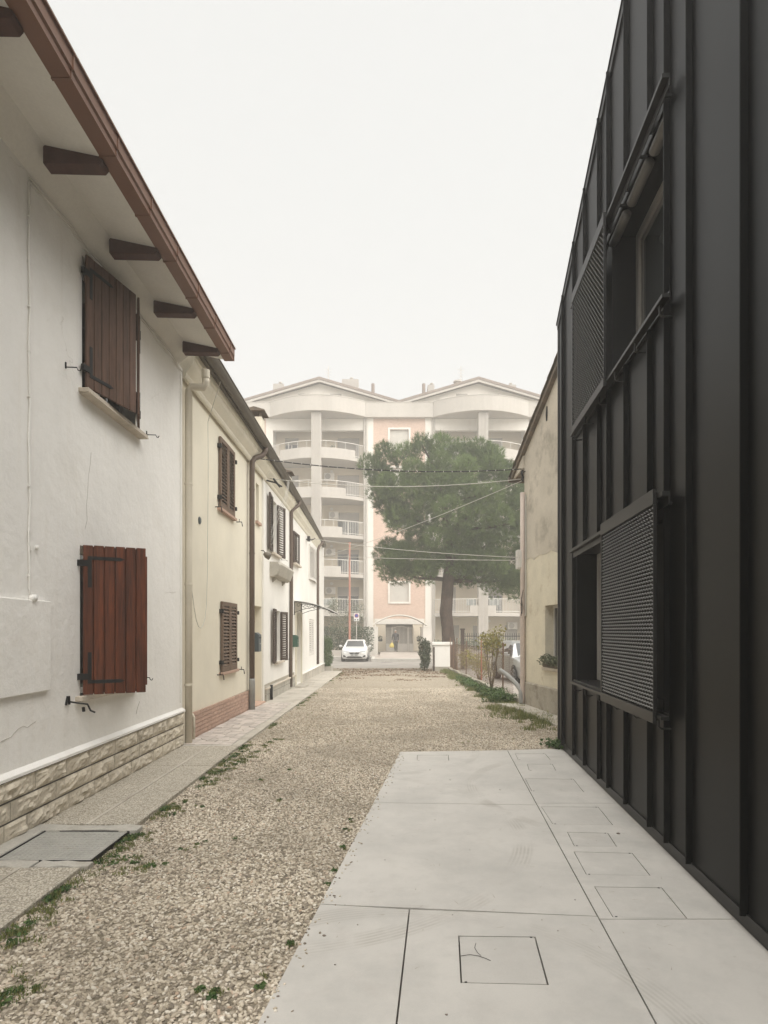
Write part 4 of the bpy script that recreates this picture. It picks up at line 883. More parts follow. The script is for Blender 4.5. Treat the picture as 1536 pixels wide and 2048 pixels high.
# rails, hooks, sliding shutters of expanded metal
def rail(z, a, b, top):
    q = MB(Bm)
    if top: q.box(.055, .115, a, b, z, z+.035).box(.055, .065, a, b, z-.06, z)
    else: q.box(.055, .115, a, b, z-.03, z).box(.055, .065, a, b, z, z+.02)
    r = q.build('shutter_rail', black_trim, K, bevel=.003)
    for k in range(6):
        s = a + .12 + (b-a-.24)*k/5; h = MB(Bm)
        if top: h.bar((-.01, s, z-.03), (.06, s, z-.03), .02)
        else: h.tube([(.0, s, z-.11), (.07, s, z-.11), (.088, s, z-.095), (.09, s, z-.03)], .008, 6)
        h.build('rail_hook', black_trim, r)
rail(ZL[1]+.005, 4.36, 7.56, True); rail(ZL[0]-.005, 4.38, 7.54, False); rail(ZU[1]-.01, 4.36, 7.50, True); rail(ZU[0]-.02, 4.36, 7.50, False)
def mesh_shutter(a, b, z0, z1):
    f = MB(Bm); o0, o1 = .118, .142
    f.box(o0, o1+.003, a, b, z1-.115, z1).box(o0, o1+.003, a, b, z0, z0+.085).box(o0, o1, a, a+.010, z0+.085, z1-.115).box(o0, o1, b-.03, b, z0+.085, z1-.115)
    s_ = f.build('sliding_shutter', black_trim, K, bevel=.003)
    V, Q = [], []; cw, ch = .062, .030; nrow = int((z1-z0-.2)/ch); ncol = int((b-a-.045)/cw)
    A0 = a + .010; Z0 = z0 + .085
    def strand(p, q, w):
        # slanted strip of sheet metal between two knots
        k = len(V)
        for (s, z, o) in (p, q): V.append(Bm(o - .010, s, z + w)); V.append(Bm(o, s, z - w*.2))
        Q.append((k, k+1, k+3, k+2))
    for r in range(nrow):
        for c in range(ncol):
            z = Z0 + (r+.5)*ch; s = A0 + c*cw + (cw/2 if r % 2 else 0)
            strand((s, z, .136), (s + cw*.30, z + ch*.42, .144), .0068); strand((s + cw*.30, z + ch*.42, .144), (s + cw*.70, z + ch*.42, .144), .0068); strand((s + cw*.70, z + ch*.42, .144), (s + cw, z, .136), .0068)
    o = np_mesh('mesh_infill', np.array(V), np.array(Q), mesh_metal, s_); o['kind'] = 'stuff'
    MB(Bm).box(o0-.012, o0, a+.02, b-.02, z0+.02, z1-.02).build('mesh_shade_sheet', void_mat, s_)  # added dark sheet, paints the shade seen through the mesh
mesh_shutter(4.46, 5.95, ZL[0]-.07, ZL[1]+.08); mesh_shutter(5.84, 7.28, ZU[0]-.09, ZU[1]+.05)
for a, b in ((4.62, 5.0), (5.12, 5.6), (5.75, 6.2)): MB(Bm).tube([(-.05, a, ZU[1]-.045), (-.05, b, ZU[1]-.045)], .045, 14).build('blind_roll', taupe_frame, K, smooth=True)
MB(Bm).tube([(-.08, W1-.3, ZL[0]+.0), (-.08, W1-.3, ZL[0]+.01)], .01, 6).build('drain_cap', iron, K)

# ------------------------------------------------------------------ old beige house behind it
G = thing('house', Gm(-2, 12, 0), 'old beige gabled house with stained render, downpipe and tiled rake', 'house')
ge = 14.0; Gz = lambda s: 5.80 + .54*(ge - s)
hg = (Ly(0)*0 + 11.2, 12.75, zz(1333, 12.9), zz(1212, 12.9))
MB(Gm).wall(8.9, ge, -.2, 3.7, [hg], .28, .4).build('lower_wall', beige_paint, G)
q = MB(Gm); N_ = 26
prof = [(8.9, 3.7)] + [(8.9 + (ge-8.9)*i/N_, 3.33 + .16*noise.noise((i*.35, 2, 1)) + .10*noise.noise((i*1.1, 5, 1)) - .0*(i)) for i in range(N_+1)]
# the old upper render overlaps the yellow coat in a ragged line
q.prism([(.006, 8.9, Gz(8.9))] + [(.006, s, z) for s, z in prof[1:]] + [(.006, ge, Gz(ge))], (-.3, 0, 0)); q.build('upper_wall', beige_wall, G)
MB(Gm).box(-6, -.4, 8.95, ge, -.2, 5.7).build('back_wall', beige_wall, G)
MB(Gm).box(-6.0, .012, ge-.0, ge+.012, -.2, 5.8).build('end_wall', beige_wall, G)
MB(Gm).prism([(0,8.9,-.2),(.025,8.9,-.2),(.025,8.9,.50),(.0,8.9,.53)], (0,ge-8.9,0)).build('plinth', plinth_render, G)
window(G, *hg, .2, frame_white, glass, mp=Gm); MB(Gm).box(-.25, .06, hg[0], hg[1]+.06, hg[2]-.06, hg[2]).build('window_sill', sill_stone, G, bevel=.008)
# roof slab, rake tiles and the boxed eave end
MB(Gm).add([(.10, ge+.75, Gz(ge+.75)), (.10, 8.9, Gz(8.9)), (.10, 8.9, Gz(8.9)+.10), (.10, ge+.75, Gz(ge+.75)+.10), (-6.5, ge+.75, Gz(ge+.75)), (-6.5, 8.9, Gz(8.9)), (-6.5, 8.9, Gz(8.9)+.10), (-6.5, ge+.75, Gz(ge+.75)+.10)],
    [(0,1,2,3),(4,7,6,5),(0,3,7,4),(3,2,6,7),(0,4,5,1),(1,5,6,2)]).build('roof', tile_mat, G)
for k in range(16):
    s1 = ge + .80 - k*.36; q = MB(Gm); rr_ = .085 + rng.uniform(-.006,.006)
    tp = lambda s: Gz(s) + .105
    q.loft([[(.055 + rr_*f*math.cos(a), s, tp(s) + dz + rr_*f*math.sin(a)) for a in [math.pi*i/7 for i in range(8)]] for s, f, dz in ((s1, 1.08, .012), (s1-.42, .9, .03))], cap=True); q.build('rake_tile', tile_mat, G)
MB(Gm).prism([(.0, ge+.012, 5.80), (.0, ge+.012, 5.38), (.0, ge+.10, 5.36), (.0, ge+.62, 5.44)], (-.5, 0, 0)).build('eave_box', tile_mat, G)
MB(Gm).prism([(.05, ge+.012, 5.82), (.05, ge+.012, 5.50), (.05, ge+.7, 5.43)], (-.05, 0, 0)).build('eave_corbel', beige_wall, G)
MB(Gm).tube([(.14, ge+.80, 5.42), (-6.2, ge+.80, 5.42)], .07, 10).build('gutter', grey_brown_metal, G)
pipe(G, [(.07, ge-.03, 4.92), (.07, ge-.03, 3), (.07, ge-.03, .18), (.07, ge-.03, .02)], .055, pipe_pink, brackets=[], mp=Gm)
MB(Gm).tube([(.07, ge-.03, 2.02), (.07, ge-.03, 2.10)], .066, 12).build('pipe_collar', pipe_pink, G); MB(Gm).tube([(.07, ge-.03, .62), (.07, ge-.03, .68)], .066, 12).build('pipe_collar', pipe_pink, G)
for o in (.02, .04): MB(Gm).tube([(o, ge-.13 + .01*math.sin(k*2+o*90), 4.85 - k*.28) for k in range(11)], .009, 5).build('service_cable', cable_white, G)
MB(Gm).tube([(.01, 12.62, 6.42), (.03, 12.60, 6.25), (.01, 12.63, 6.12)], .02, 5).build('wall_tie', iron, G)
t = thing('junction_box', Gm(.1, ge+.05, zz(1137, 13.9)), 'pale junction box on the downpipe of the beige house', 'junction box')
MB(Gm).box(.085, .19, ge-.06, ge+.12, zz(1137,13.9), zz(1099,13.9)).build('housing', plastic_white, t, bevel=.012); MB(Gm).box(.09, .20, ge-.07, ge-.06, zz(1134,13.9), zz(1102,13.9)).build('cover', plastic_white, t)
t = thing('cable_bracket', Gm(.0, ge, zz(944, 13.9)), 'iron cable bracket under the eave of the beige house', 'bracket')
q = MB(Gm).tube([(0,ge-.04,5.42),(.10,ge-.04,5.36),(.04,ge-.04,5.28),(.11,ge-.04,5.22)], .016, 6).tube([(.08,ge-.05,5.44),(.08,ge-.05,5.18)], .02, 6); q.build('iron_arm', iron, t); MB(Gm).tube([(.09,ge-.05,5.34),(.09,ge-.05,5.42)], .035, 8).build('insulator', iron, t)
q = MB(Gm)
for k in range(4): q.tube([(.08+.02*k, ge-.1, 2.65-.1*k), (.13, ge-.12, 2.45-.06*k), (.06+.02*k, ge-.08, 2.2-.05*k), (.04, ge-.04, 2.5)], .006, 5)
q.build('cable_coil', cable_black, label='dark cable coil hanging beside the downpipe of the beige house', cat='cable')
# grey corrugated drain hose curving out of the wall foot
pts = []
for k in range(15):
    a = k/14; pts.append((3.19 - .02*a - .32*max(0,(a-.35)/.65)**1.3, 13.95 + .75*max(0,(a-.3)/.7)**1.5, .0 + .86*a - .12*a*a*a))
MB().tube(pts, .052, 12).build('drain_hose', pipe_grey, label='grey plastic pipe bending up from the ground by the beige house', cat='pipe', smooth=True)
# ledge of concrete along the wall foot
q = MB(Gm).prism([(.0, 9.0, -.1), (.55, 9.0, -.1), (.50, 11, -.1), (.42, 13, -.1), (.62, 14.2, -.1), (.0, 14.2, -.1)], (0, 0, .105)); q.build('concrete_apron', path_conc, kind='structure', bevel=.015)
# window-box plant on the sill
def leaf_cloud(C, Rr, n, size, jitter=.35, flat=.0, up=0.0, sd=0, shell=.55, aspect=.55):
    """leaf quads spread through ellipsoids C (centres) with radii Rr; returns verts, quads, tint"""
    r = np.random.default_rng(sd); C = np.asarray(C, float); Rr = np.asarray(Rr, float)
    if Rr.ndim == 1: Rr = np.repeat(Rr[:, None], 3, 1)
    vol = Rr.prod(1)**(2/3); idx = r.choice(len(C), n, p=vol/vol.sum())
    d = r.normal(size=(n, 3)); d /= np.linalg.norm(d, axis=1)[:, None]; rad = shell + (1-shell)*r.random(n)**.5
    P = C[idx] + d * Rr[idx] * rad[:, None]
    nrm = d + r.normal(size=(n, 3))*.7; nrm[:, 2] += up; nrm /= np.linalg.norm(nrm, axis=1)[:, None]
    a = np.cross(nrm, r.normal(size=(n, 3))); a /= np.linalg.norm(a, axis=1)[:, None]; b = np.cross(nrm, a)
    s = size*(1 + jitter*(r.random(n)*2-1)); L, Wd = a*s[:, None], b*(s*aspect)[:, None]
    V = np.stack([P - L*.5, P + Wd*.5 - L*.05, P + L*.5, P - Wd*.5 - L*.05], 1).reshape(-1, 3)
    tint = np.repeat(np.clip(r.random(n)*.75 + .25*(rad-shell)/(1-shell+1e-6), 0, 1), 4)
    return V, np.arange(n*4).reshape(-1, 4), tint
def foliage(name, parent, C, Rr, n, size, m, **kw):
    V, Q, tt = leaf_cloud(C, Rr, n, size, **kw); return np_mesh(name, V, Q, m, parent, col=tt)
t = thing('window_plant', Gm(0, 12.6, hg[2]), 'small grey-green potted plant on the sill of the beige house', 'plant')
C_ = [Gm(.02 + .06*rng.random(), 11.9 + .11*k, hg[2] + .12 + .06*rng.random()) for k in range(9)]; foliage('foliage', t, C_, [.11]*9, 500, .06, olive_leaf, sd=3)
q = MB(Gm).box(-.10, .055, 11.9, 12.74, hg[2]+.002, hg[2]+.10); q.build('pot', tile_mat, t)

# ------------------------------------------------------------------ fence, garden and pillar on the right
def FX(y): return 3.29 - .009*(y - 14)
Fn = thing('mesh_fence', (FX(21), 21, g(21)), 'sagging rusty wire mesh fence on a low concrete kerb', 'fence')
rows = [[(FX(y)-.10, y, g(y)-.2), (FX(y)-.10, y, g(y)+.14+.03*math.sin(y*2)), (FX(y)+.06, y, g(y)+.15+.03*math.sin(y*2)), (FX(y)+.06, y, g(y)-.2)] for y in np.linspace(14.1, 28.6, 16)]
MB().loft(rows).build('concrete_kerb', plinth_render, Fn, bevel=.01)
for k, y in enumerate((16.5, 19.9, 23.4, 26.1, 27.4, 28.5)):
    x = FX(y); m_ = (rust, red_paint, rust, rust, rust, rust)[k]
    MB().tube([(x, y, g(y)+.1), (x + .01*(-1)**k, y, g(y)+1.45 + .12*(k % 2))], .022, 8).build('post', m_, Fn)
V, Q = [], []
def wire(p, q_, w):
    k = len(V); p, q_ = Vector(p), Vector(q_); n = Vector((0, -(q_-p).z, (q_-p).y)).normalized()*w; o = Vector((w, 0, 0))
    for a in (p, q_): V.extend([a + n, a - n*.5 + o, a - n*.5 - o])
    for i in range(3): Q.append((k+i, k+(i+1) % 3, k+3+(i+1) % 3, k+3+i))
y0, y1, H_ = 15.2, 28.3, 1.12
n_ = int((y1-y0)/.105)
for i in range(-11, n_):
    for sgn in (1, -1):
        ya = y0 + i*.105; yb = ya + H_ ; za, zb = 0., H_
        if ya < y0: za = (y0-ya); ya = y0
        if yb > y1: zb = H_ - (yb-y1); yb = y1
        if yb <= ya: continue
        if sgn < 0: za, zb = H_-za, H_-zb
        wire((FX(ya), ya, g(ya)+.16+za), (FX(yb), yb, g(yb)+.16+zb), .0021)
for z in (.16, .7, 1.28): wire((FX(y0), y0, g(y0)+z), (FX(y1), y1, g(y1)+z), .004)
o = np_mesh('wire_mesh', np.array([tuple(v) for v in V]), np.array(Q), rust, Fn); o['kind'] = 'stuff'
pw = thing('gate_pillar', (2.75, 29, -.2), 'white rendered pillar with a flat cap at the end of the lane', 'pillar')
zb_ = g(29)
MB().box(PX(866,29), PX(900,29), 28.75, 29.35, zb_-.1, zb_+.18).build('base', plinth_render, pw); MB().box(PX(866,29)+.005, PX(900,29)-.005, 28.755, 29.345, zb_+.18, zz(1290, 29)).build('shaft', white_wall2, pw)
MB().box(PX(863,29), PX(903,29), 28.69, 29.41, zz(1290, 29), zz(1284, 29)).build('cap', white_wall2, pw, bevel=.015)
MB().box(PX(866,29)-.02, PX(866,29)+.06, 28.71, 28.75, zb_-.05, zz(1294, 29)).build('meter_door', louvre_dark, pw)
# iron railing along the street side of the garden
IF = thing('iron_railing', (8, 30.3, -.2), 'dark iron railing with spear tops between the garden and the road', 'railing')
MB().box(4.0, 16, 30.68, 30.90, -.5, .15).build('base_wall', plinth_render, IF)
q = MB()
for z in (.35, 1.42): q.box(4.0, 16, 30.77, 30.80, z, z+.035)
for k in range(int(11.9/.115)):
    x = 4.05 + k*.115; q.box(x-.008, x+.008, 30.777, 30.793, .15, 1.52); q.add([(x-.02,30.785,1.52),(x,30.77,1.53),(x+.02,30.785,1.52),(x,30.80,1.53),(x,30.785,1.62)], [(0,1,4),(1,2,4),(2,3,4),(3,0,4),(0,3,2,1)])
o = q.build('spear_bars', iron, IF); o['kind'] = 'stuff'
for x in (4.02, 5.6, 7.8, 10): MB().box(x-.03, x+.03, 30.75, 30.82, .15, 1.66).build('post', rust, IF)
q = thing('gate_post', (PX(925,30), 30.1, -.2), 'squat dark green post standing by the pine trunk behind the mesh fence', 'post')
MB().box(PX(922,30), PX(929,30), 30.0, 30.18, -.2, zz(1260,30)).build('shaft', louvre_dark, q); MB().box(PX(921,30), PX(930,30), 29.98, 30.2, zz(1260,30), zz(1257,30)).build('cap', louvre_dark, q)

def shrub(name, base, stems, C, Rr, n, size, m, lab, cat='shrub', sd=1, r0=.016, **kw):
    t = thing(name, base, lab, cat); q = MB()
    for s in stems: q.tube([Vector(base)] + [Vector(p) for p in s], [r0*(1-.65*i/len(s)) for i in range(len(s)+1)], 6)
    q.build('stem', twig, t, smooth=True); foliage('foliage', t, C, Rr, n, size, m, sd=sd, **kw); return t
yb = 17.3; b = (FX(yb)-.16, yb, g(yb)+.02); st, CC = [], []
for k in range(8):
    a = k*.85; p1 = (b[0]+.09*math.cos(a), b[1]+.12*math.sin(a), b[2]+.5); p2 = (b[0]+.18*math.cos(a+.4), b[1]+.3*math.sin(a+.3), b[2]+.95+.05*k); p3 = (b[0]+.24*math.cos(a+.2), b[1]+.4*math.sin(a), b[2]+1.35+.06*k)
    st.append([p1, p2, p3]); CC += [p3, tuple((x+y)/2 for x, y in zip(p2, p3))]
CC += [(b[0]+.05, b[1], b[2]+1.6), (b[0]-.08, b[1]-.1, b[2]+1.45), (b[0]-.45, b[1]+.8, b[2]+.95), (b[0]-.5, b[1]+1.0, b[2]+1.05)]
shrub('yellow_shrub', b, st, CC, [.20]*16 + [.24,.24,.16,.16], 620, .085, yellow_leaf, 'sparse yellowing shrub growing against the mesh fence', sd=5, shell=.2)
b = (FX(22)+.25, 22, g(22)); CC = [(b[0]+.1*rng.uniform(-1,1), 19.5+.45*k, g(22)+.35+.35*rng.random()+.3*(k%2)) for k in range(18)]
shrub('climbing_shrub', b, [[(b[0],21.6-.5*k,.3),(b[0],21.3-.6*k,.9)] for k in range(-3,4)], CC, [.30]*18, 1500, .07, yellow_leaf, 'tangled dry climber behind the far part of the mesh fence', sd=6, shell=.1)
b = (PX(849,28.6), 28.6, g(28.7)-.02); CC = [(b[0]+.13*rng.uniform(-1,1), b[1]+.2*rng.uniform(-1,1), b[2]+.25+1.15*k/13) for k in range(14)]
shrub('laurel_bush', b, [[(b[0]+.1*math.cos(k),b[1]+.1*math.sin(k),.4),(b[0]+.2*math.cos(k),b[1]+.2*math.sin(k),1)] for k in range(5)], CC, [.24]*14, 2800, .08, bush_mat, 'dark leafy bush beside the white pillar', 'bush', sd=8)
b = (PX(656,28.4)-.05, 28.5, g(28.5)); CC = [(b[0]+.1*rng.uniform(-1,1), b[1]+.25*rng.uniform(-1,1), b[2]+.2+1.25*k/13) for k in range(14)]
shrub('corner_bush', b, [[(b[0]+.1*math.cos(k),b[1]+.1*math.sin(k),.4),(b[0]+.1*math.cos(k),b[1]+.1*math.sin(k),1)] for k in range(5)], CC, [.24]*14, 2600, .07, weed_mat, 'green ivy bush at the end corner of the white row', 'bush', sd=9)
# planter at the row end
MB(Lg).box(.02, .35, 28.25, 28.9, -.1, .22).build('planter_box', path_conc, label='low concrete planter under the ivy bush at the row end', cat='planter', bevel=.01)

# grass, weeds, dead leaves
def blades(name, P, h, n_per, spread, m, lab, w=.006, sd=2, cat='grass', lean=.5):
    r = np.random.default_rng(sd); P = np.asarray(P, float); n = len(P)*n_per
    B_ = np.repeat(P[:, :3], n_per, 0); s_ = np.repeat(P[:, 3] if P.shape[1] > 3 else np.ones(len(P)), n_per)
    B_ = B_ + np.stack([r.normal(size=n)*spread*s_, r.normal(size=n)*spread*s_, np.zeros(n)], 1)
    B_[:, 2] = [g(y) - .015 for y in B_[:, 1]]
    hh = h*s_*(.5 + r.random(n)); a = r.random(n)*6.283; ln = hh*lean*(.3+r.random(n)); tip = B_ + np.stack([np.cos(a)*ln, np.sin(a)*ln, hh], 1)
    c = r.random(n)*6.283; wv = np.stack([np.cos(c), np.sin(c), np.zeros(n)], 1)*w
    V = np.stack([B_ - wv, B_ + wv, tip], 1).reshape(-1, 3)
    o = np_mesh(name, V, np.arange(n*3).reshape(-1, 3), m, nper=3, col=np.repeat(r.random(n), 3)); return tag(o, lab, cat, kind='stuff')
def weeds(name, P, n_per, spread, size, hgt, m, lab, sd=3):
    r = np.random.default_rng(sd); P = np.asarray(P, float); n = len(P)*n_per; B_ = np.repeat(P[:, :3], n_per, 0); s_ = np.repeat(P[:, 3], n_per)
    B_ = B_ + np.stack([r.normal(size=n)*spread*s_, r.normal(size=n)*spread*s_, hgt*s_*r.random(n)], 1)
    nrm = r.normal(size=(n,3))*.6; nrm[:,2] += 1; nrm /= np.linalg.norm(nrm, axis=1)[:,None]; a = np.cross(nrm, r.normal(size=(n,3))); a /= np.linalg.norm(a, axis=1)[:,None]; b_ = np.cross(nrm, a)
    s = size*(.5+r.random(n)); L, Wd = a*s[:,None], b_*(s*.6)[:,None]
    V = np.stack([B_-L*.5, B_+Wd*.5, B_+L*.5, B_-Wd*.5], 1).reshape(-1,3)
    o = np_mesh(name, V, np.arange(n*4).reshape(-1,4), m, col=np.repeat(r.random(n),4)); return tag(o, lab, 'weeds', kind='stuff')
Pl, Pw = [], []
for k in range(420):                                       # clumps along the footpath edge
    y = 2.2 + 25*rng.random()**1.5; f = noise.noise((y*1.7, 3.3, 0)) + .55*noise.noise((y*6, 1, 0))
    if f < -.05: continue
    o_ = .875 + abs(rng.gauss(0, .07 + .10*max(0, f))); Pl.append((*Lg(o_, y, 0)[:2], 0, .5 + .6*max(0, f)))
    if f > .12 and rng.random() < .5: Pw.append((*Lg(.89 + abs(rng.gauss(0,.05)), y, 0)[:2], g(y)-.01, .6+.6*f))
for u, v in ((240,1700),(235,1690),(262,1680),(280,1672),(255,1720),(225,1730),(300,1735),(270,1728),(110,1790),(130,1780),(95,1800),(60,1850),(40,1870),(20,1890),(15,1990),(30,1985),(8,2010),(455,1540),(470,1530),(480,1525),(490,1520),(500,1515),(515,1505),(530,1492),(540,1485),(550,1480),(400,1575),(420,1565),(335,1620),(345,1630)):
    p = gp(u, v, -.02)
    for q_ in range(4): Pl.append((p[0]+rng.gauss(0,.06), p[1]+rng.gauss(0,.08), 0, .6))
    Pw.append((p[0], p[1], -.012, .6))
for u, v in ((690,1660),(700,1640),(685,1695),(668,1742),(655,1770),(580,1890),(430,1985),(400,1980),(425,1995),(370,1605),(405,1615),(410,1685),(395,1690),(360,1700),(470,1680),(330,1730),(520,1975),(70,1980),(560,1600),(520,1560),(580,1540)):
    p = gp(u, v, -.02)
    Pl.append((p[0]+rng.gauss(0,.03), p[1]+rng.gauss(0,.04), 0, .4))
    Pw.append((p[0], p[1], -.014, .28))
for k in range(170):                                       # thin growth over the far lane
    y = rng.uniform(9, 27); x = rng.uniform(LX(y)+1, FX(max(14,y))-.4)
    if noise.noise((x*.8, y*.5, 9)) > .12: Pl.append((x, y, 0, .35))
blades('grass', Pl, .034, 26, .03, grass_mat, 'short tufts of grass along the footpath edge and in the gravel', .004)
weeds('low_weeds', Pw, 26, .035, .026, .02, weed_mat, 'small leafy weeds scattered along the footpath edge')
Pg = []
for k in range(900):                                       # verge at the foot of the mesh fence and the beige wall
    y = rng.uniform(10.2, 29); base = FX(y)-.12 if y > 14 else 3.29 - .107*(y-14) - .5
    wd = .75*max(.12, .55 + .45*noise.noise((y*.9, 7, 0))) * (1 if y > 12.5 else .8) * (1 if y < 24 else .7)
    if y < 14 and rng.random() < .55: continue
    x = base - (abs(rng.gauss(0, .5))*wd if y > 14 else rng.gauss(.12, .28)); Pg.append((x, y, 0, rng.uniform(.6, 1.25)))
blades('verge_grass', Pg, .085, 34, .06, grass_mat, 'green grass verge at the foot of the mesh fence', .007, sd=4)
weeds('verge_weeds', [(FX(y)-.25-abs(rng.gauss(0,.18)), y, g(y), rng.uniform(.7,1.4)) for y in [14.3+.12*k for k in range(70)] if noise.noise((y*.8, 4, 2)) > -.25] + [(2.98+rng.gauss(0,.14), 14.75+rng.gauss(0,.22), g(14.7), 1.5) for k in range(16)] + [(2.95+rng.gauss(0,.14), 16.2+rng.gauss(0,.3), g(16), 1.4) for k in range(14)] + [(2.45+.04*k, 8.86+rng.gauss(0,.08), 0, .7) for k in range(5)],
      60, .075, .055, .16, weed_mat, 'clumps of dark broad-leaved weeds along the fence kerb', sd=7)
Pd = []
for k in range(700):
    y = rng.uniform(22, 30.5); x = rng.uniform(-2.2, 2.8)
    if noise.noise((x*.5, y*.8, 3)) + (y-26)*.08 > -.1: Pd.append((x, y, g(y)-.012, 1))
weeds('dead_leaves', Pd, 9, .12, .05, .01, dead_leaf, 'brown dead leaves scattered where the lane meets the road', sd=8)
# ------------------------------------------------------------------ apartment block at the end of the view
AP = thing('apartment_block', (1.3, 51, -.1), 'pale five-storey apartment block with curved balconies and twin gables in fog', 'building')
XC, YF = 1.3, 51.0; FL = [2.93 + 3.26*k for k in range(6)]
def Am(o, s, z): return (s, YF - o, z)                       # s = world x, o = out towards the street
def apwin(parent, x0, x1, z0, z1, surround=.16, m=None, o=0.0, inset=.14):
    w = MB(Am); w.box(o, o+.06, x0-surround, x0, z0-surround, z1+surround).box(o, o+.06, x1, x1+surround, z0-surround, z1+surround).box(o, o+.06, x0, x1, z1, z1+surround).box(o, o+.08, x0, x1, z0-surround, z0)
    f = w.build('window', ap_white, parent); MB(Am).box(o-inset, o-inset+.03, x0, x1, z0, z1).build('roller_blind', m or ap_shutter_pale, f); return f
bw = 2.2
bays = [(XC-1.05+.25, XC+1.05-.25, FL[k]+1.25, FL[k]+2.85) for k in range(5)]
MB(Am).wall(XC-bw, XC+bw, 2.75, 19.75, bays, .15, .4).build('brick_bay', ap_salmon, AP)
for b_ in bays: apwin(AP, *b_)
for k in (-1, 1):
    a, b_ = sorted((XC + k*bw, XC + k*(bw+.52))); MB(Am).box(-.4, .05, a+.001, b_-.001, -.1, 19.75).build('pilaster', ap_white, AP)
    for d in (.12, .3): MB(Am).tube([(.12, XC+k*(bw+.52+d*.9), 0), (.12, XC+k*(bw+.52+d*.9), 19.7)], .05, 6).build('downpipe', ap_conc, AP)
    xw = XC + k*6.88; hwid = 3.85
    # recessed wall with doors and shutters
    doors = []
    for f in range(5):
        z = FL[f] + .32
        doors += [(xw - 3.1, xw - 1.9, z, z+2.3), (xw + 1.5 if k < 0 else xw + .6, xw + 3.4 if k < 0 else xw + 2.2, z, z+2.3)]
    gdoors = [(xw-2.9, xw-1.6, -.1, 2.2), (xw-.4, xw+.7, .0, 2.15), (xw+2.4, xw+3.5, -.1, 2.2)]
    R_ = lambda o, s, z: Am(o - 1.5, s, z)
    MB(R_).wall(xw-hwid, xw+hwid, -.3, 19.75, doors + gdoors, .15, .4).build('recessed_wall', ap_cream, AP)
    for n_, d_ in enumerate(doors + gdoors):
        o = MB(R_).box(-.15, -.10, *d_).build('roller_shutter', ap_shutter, AP)
        hp = (0, 1.5, .9, 1.9, 0, 1.5, 1.2, 0, 1.7, .6, 0, 0, 0)[n_]
        if hp:
            MB(R_).box(-.10, -.09, d_[0]+.08, d_[1]-.08, d_[2]+.06, d_[2]+hp).build('pane', glass, o); mid_ = (d_[0]+d_[1])/2; MB(R_).box(-.10, -.07, mid_-.04, mid_+.04, d_[2]+.06, d_[2]+hp).build('mullion', frame_white, o)
        if n_ in (1, 2, 6, 9):
            xp = d_[0] - .45; MB(R_).box(.9, 1.25, xp-.3, xp+.3, FL[n_//2]+.28, FL[n_//2]+.85).build('balcony_pot', tile_mat, AP); foliage('balcony_plant', AP, [Am(-.45, xp, FL[n_//2]+1.15), Am(-.4, xp+.15, FL[n_//2]+1.4)], [.38, .28], 260, .12, hedge_mat, sd=40+n_)
    for a, b_ in ((xw-hwid-.6, xw-hwid), (xw+hwid, xw+hwid+.30)): MB(Am).box(-1.6, .0, a, b_, -.3, 19.75).build('pier', ap_white, AP)
    MB(Am).box(-.35, .0, xw-hwid, xw+hwid, 18.75, 19.74).build('beam', ap_white, AP)
    # ribbed column
    q = MB(Am); q.box(.9, 1.66, xw-.4, xw+.4, -.3, 19.7)
    for r in range(7): q.box(1.66, 1.70, xw-.38+r*.115, xw-.31+r*.115, -.3, 19.7)
    q.build('column', ap_conc, AP)
    def arc(t, out=0): return (xw + hwid*t, 1.55*(1-t*t) + .10 + out)         # s, o
    for f in range(5):
        z = FL[f]; n_ = 24; ts = [-1 + 2*i/n_ for i in range(n_+1)]
        q = MB(Am); pts = [(arc(t)[1], arc(t)[0], z) for t in ts]; q.prism(pts + [(-1.5, xw+hwid, z), (-1.5, xw-hwid, z)], (0, 0, .28)); bal = q.build('balcony_slab', ap_conc, AP)
        if f == 0: lo, hi = (-.28, .28)
        elif f == 1: lo, hi = (-.95, .52) if k < 0 else (-.52, .95)
        elif f == 2: lo, hi = (-.95, .55) if k < 0 else (-.55, .95)
        elif f == 3: lo, hi = (-.95, .62) if k < 0 else (-.62, .95)
        else: lo, hi = (-.82, .82)
        def ring(t, dz0, dz1): s, o = arc(t); return [(o, s, z+dz0), (o-.10, s, z+dz0), (o-.10, s, z+dz1), (o, s, z+dz1)]
        tt = [lo + (hi-lo)*i/16 for i in range(17)]
        MB(Am).loft([ring(t, .28, .88) for t in tt]).build('parapet', ap_conc, bal)
        q = MB(Am); q.tube([(arc(t)[1]-.05, arc(t)[0], z+1.43) for t in ts], .028, 6)
        for e0, e1 in ((-1, lo), (hi, 1)):
            nb = int(abs(e1-e0)*hwid/.13); 
            q.tube([(arc(e0+(e1-e0)*i/8)[1]-.05, arc(e0+(e1-e0)*i/8)[0], z+.40) for i in range(9)], .022, 5)
            for i in range(nb+1): s, o = arc(e0 + (e1-e0)*i/max(1, nb)); q.box(o-.062, o-.038, s-.014, s+.014, z+.28, z+1.43)
        for i in range(9): s, o = arc(lo + (hi-lo)*i/8); q.box(o-.062, o-.038, s-.014, s+.014, z+.88, z+1.43)
        rl = q.build('railing', rail_white, bal)
        if f == 0: MB(Am).box(1.25, 1.28, xw-1.35, xw-.55, z+.9, z+1.4).box(1.25, 1.28, xw+.55, xw+1.35, z+.9, z+1.4).build('screen', mat('screen_grey', (.34,.35,.33), .6), bal)
        MB(R_).tube([(0, xw+1.0, z-.35), (.08, xw+1.0, z-.35)], .14, 10).build('ceiling_lamp', ap_white, bal)
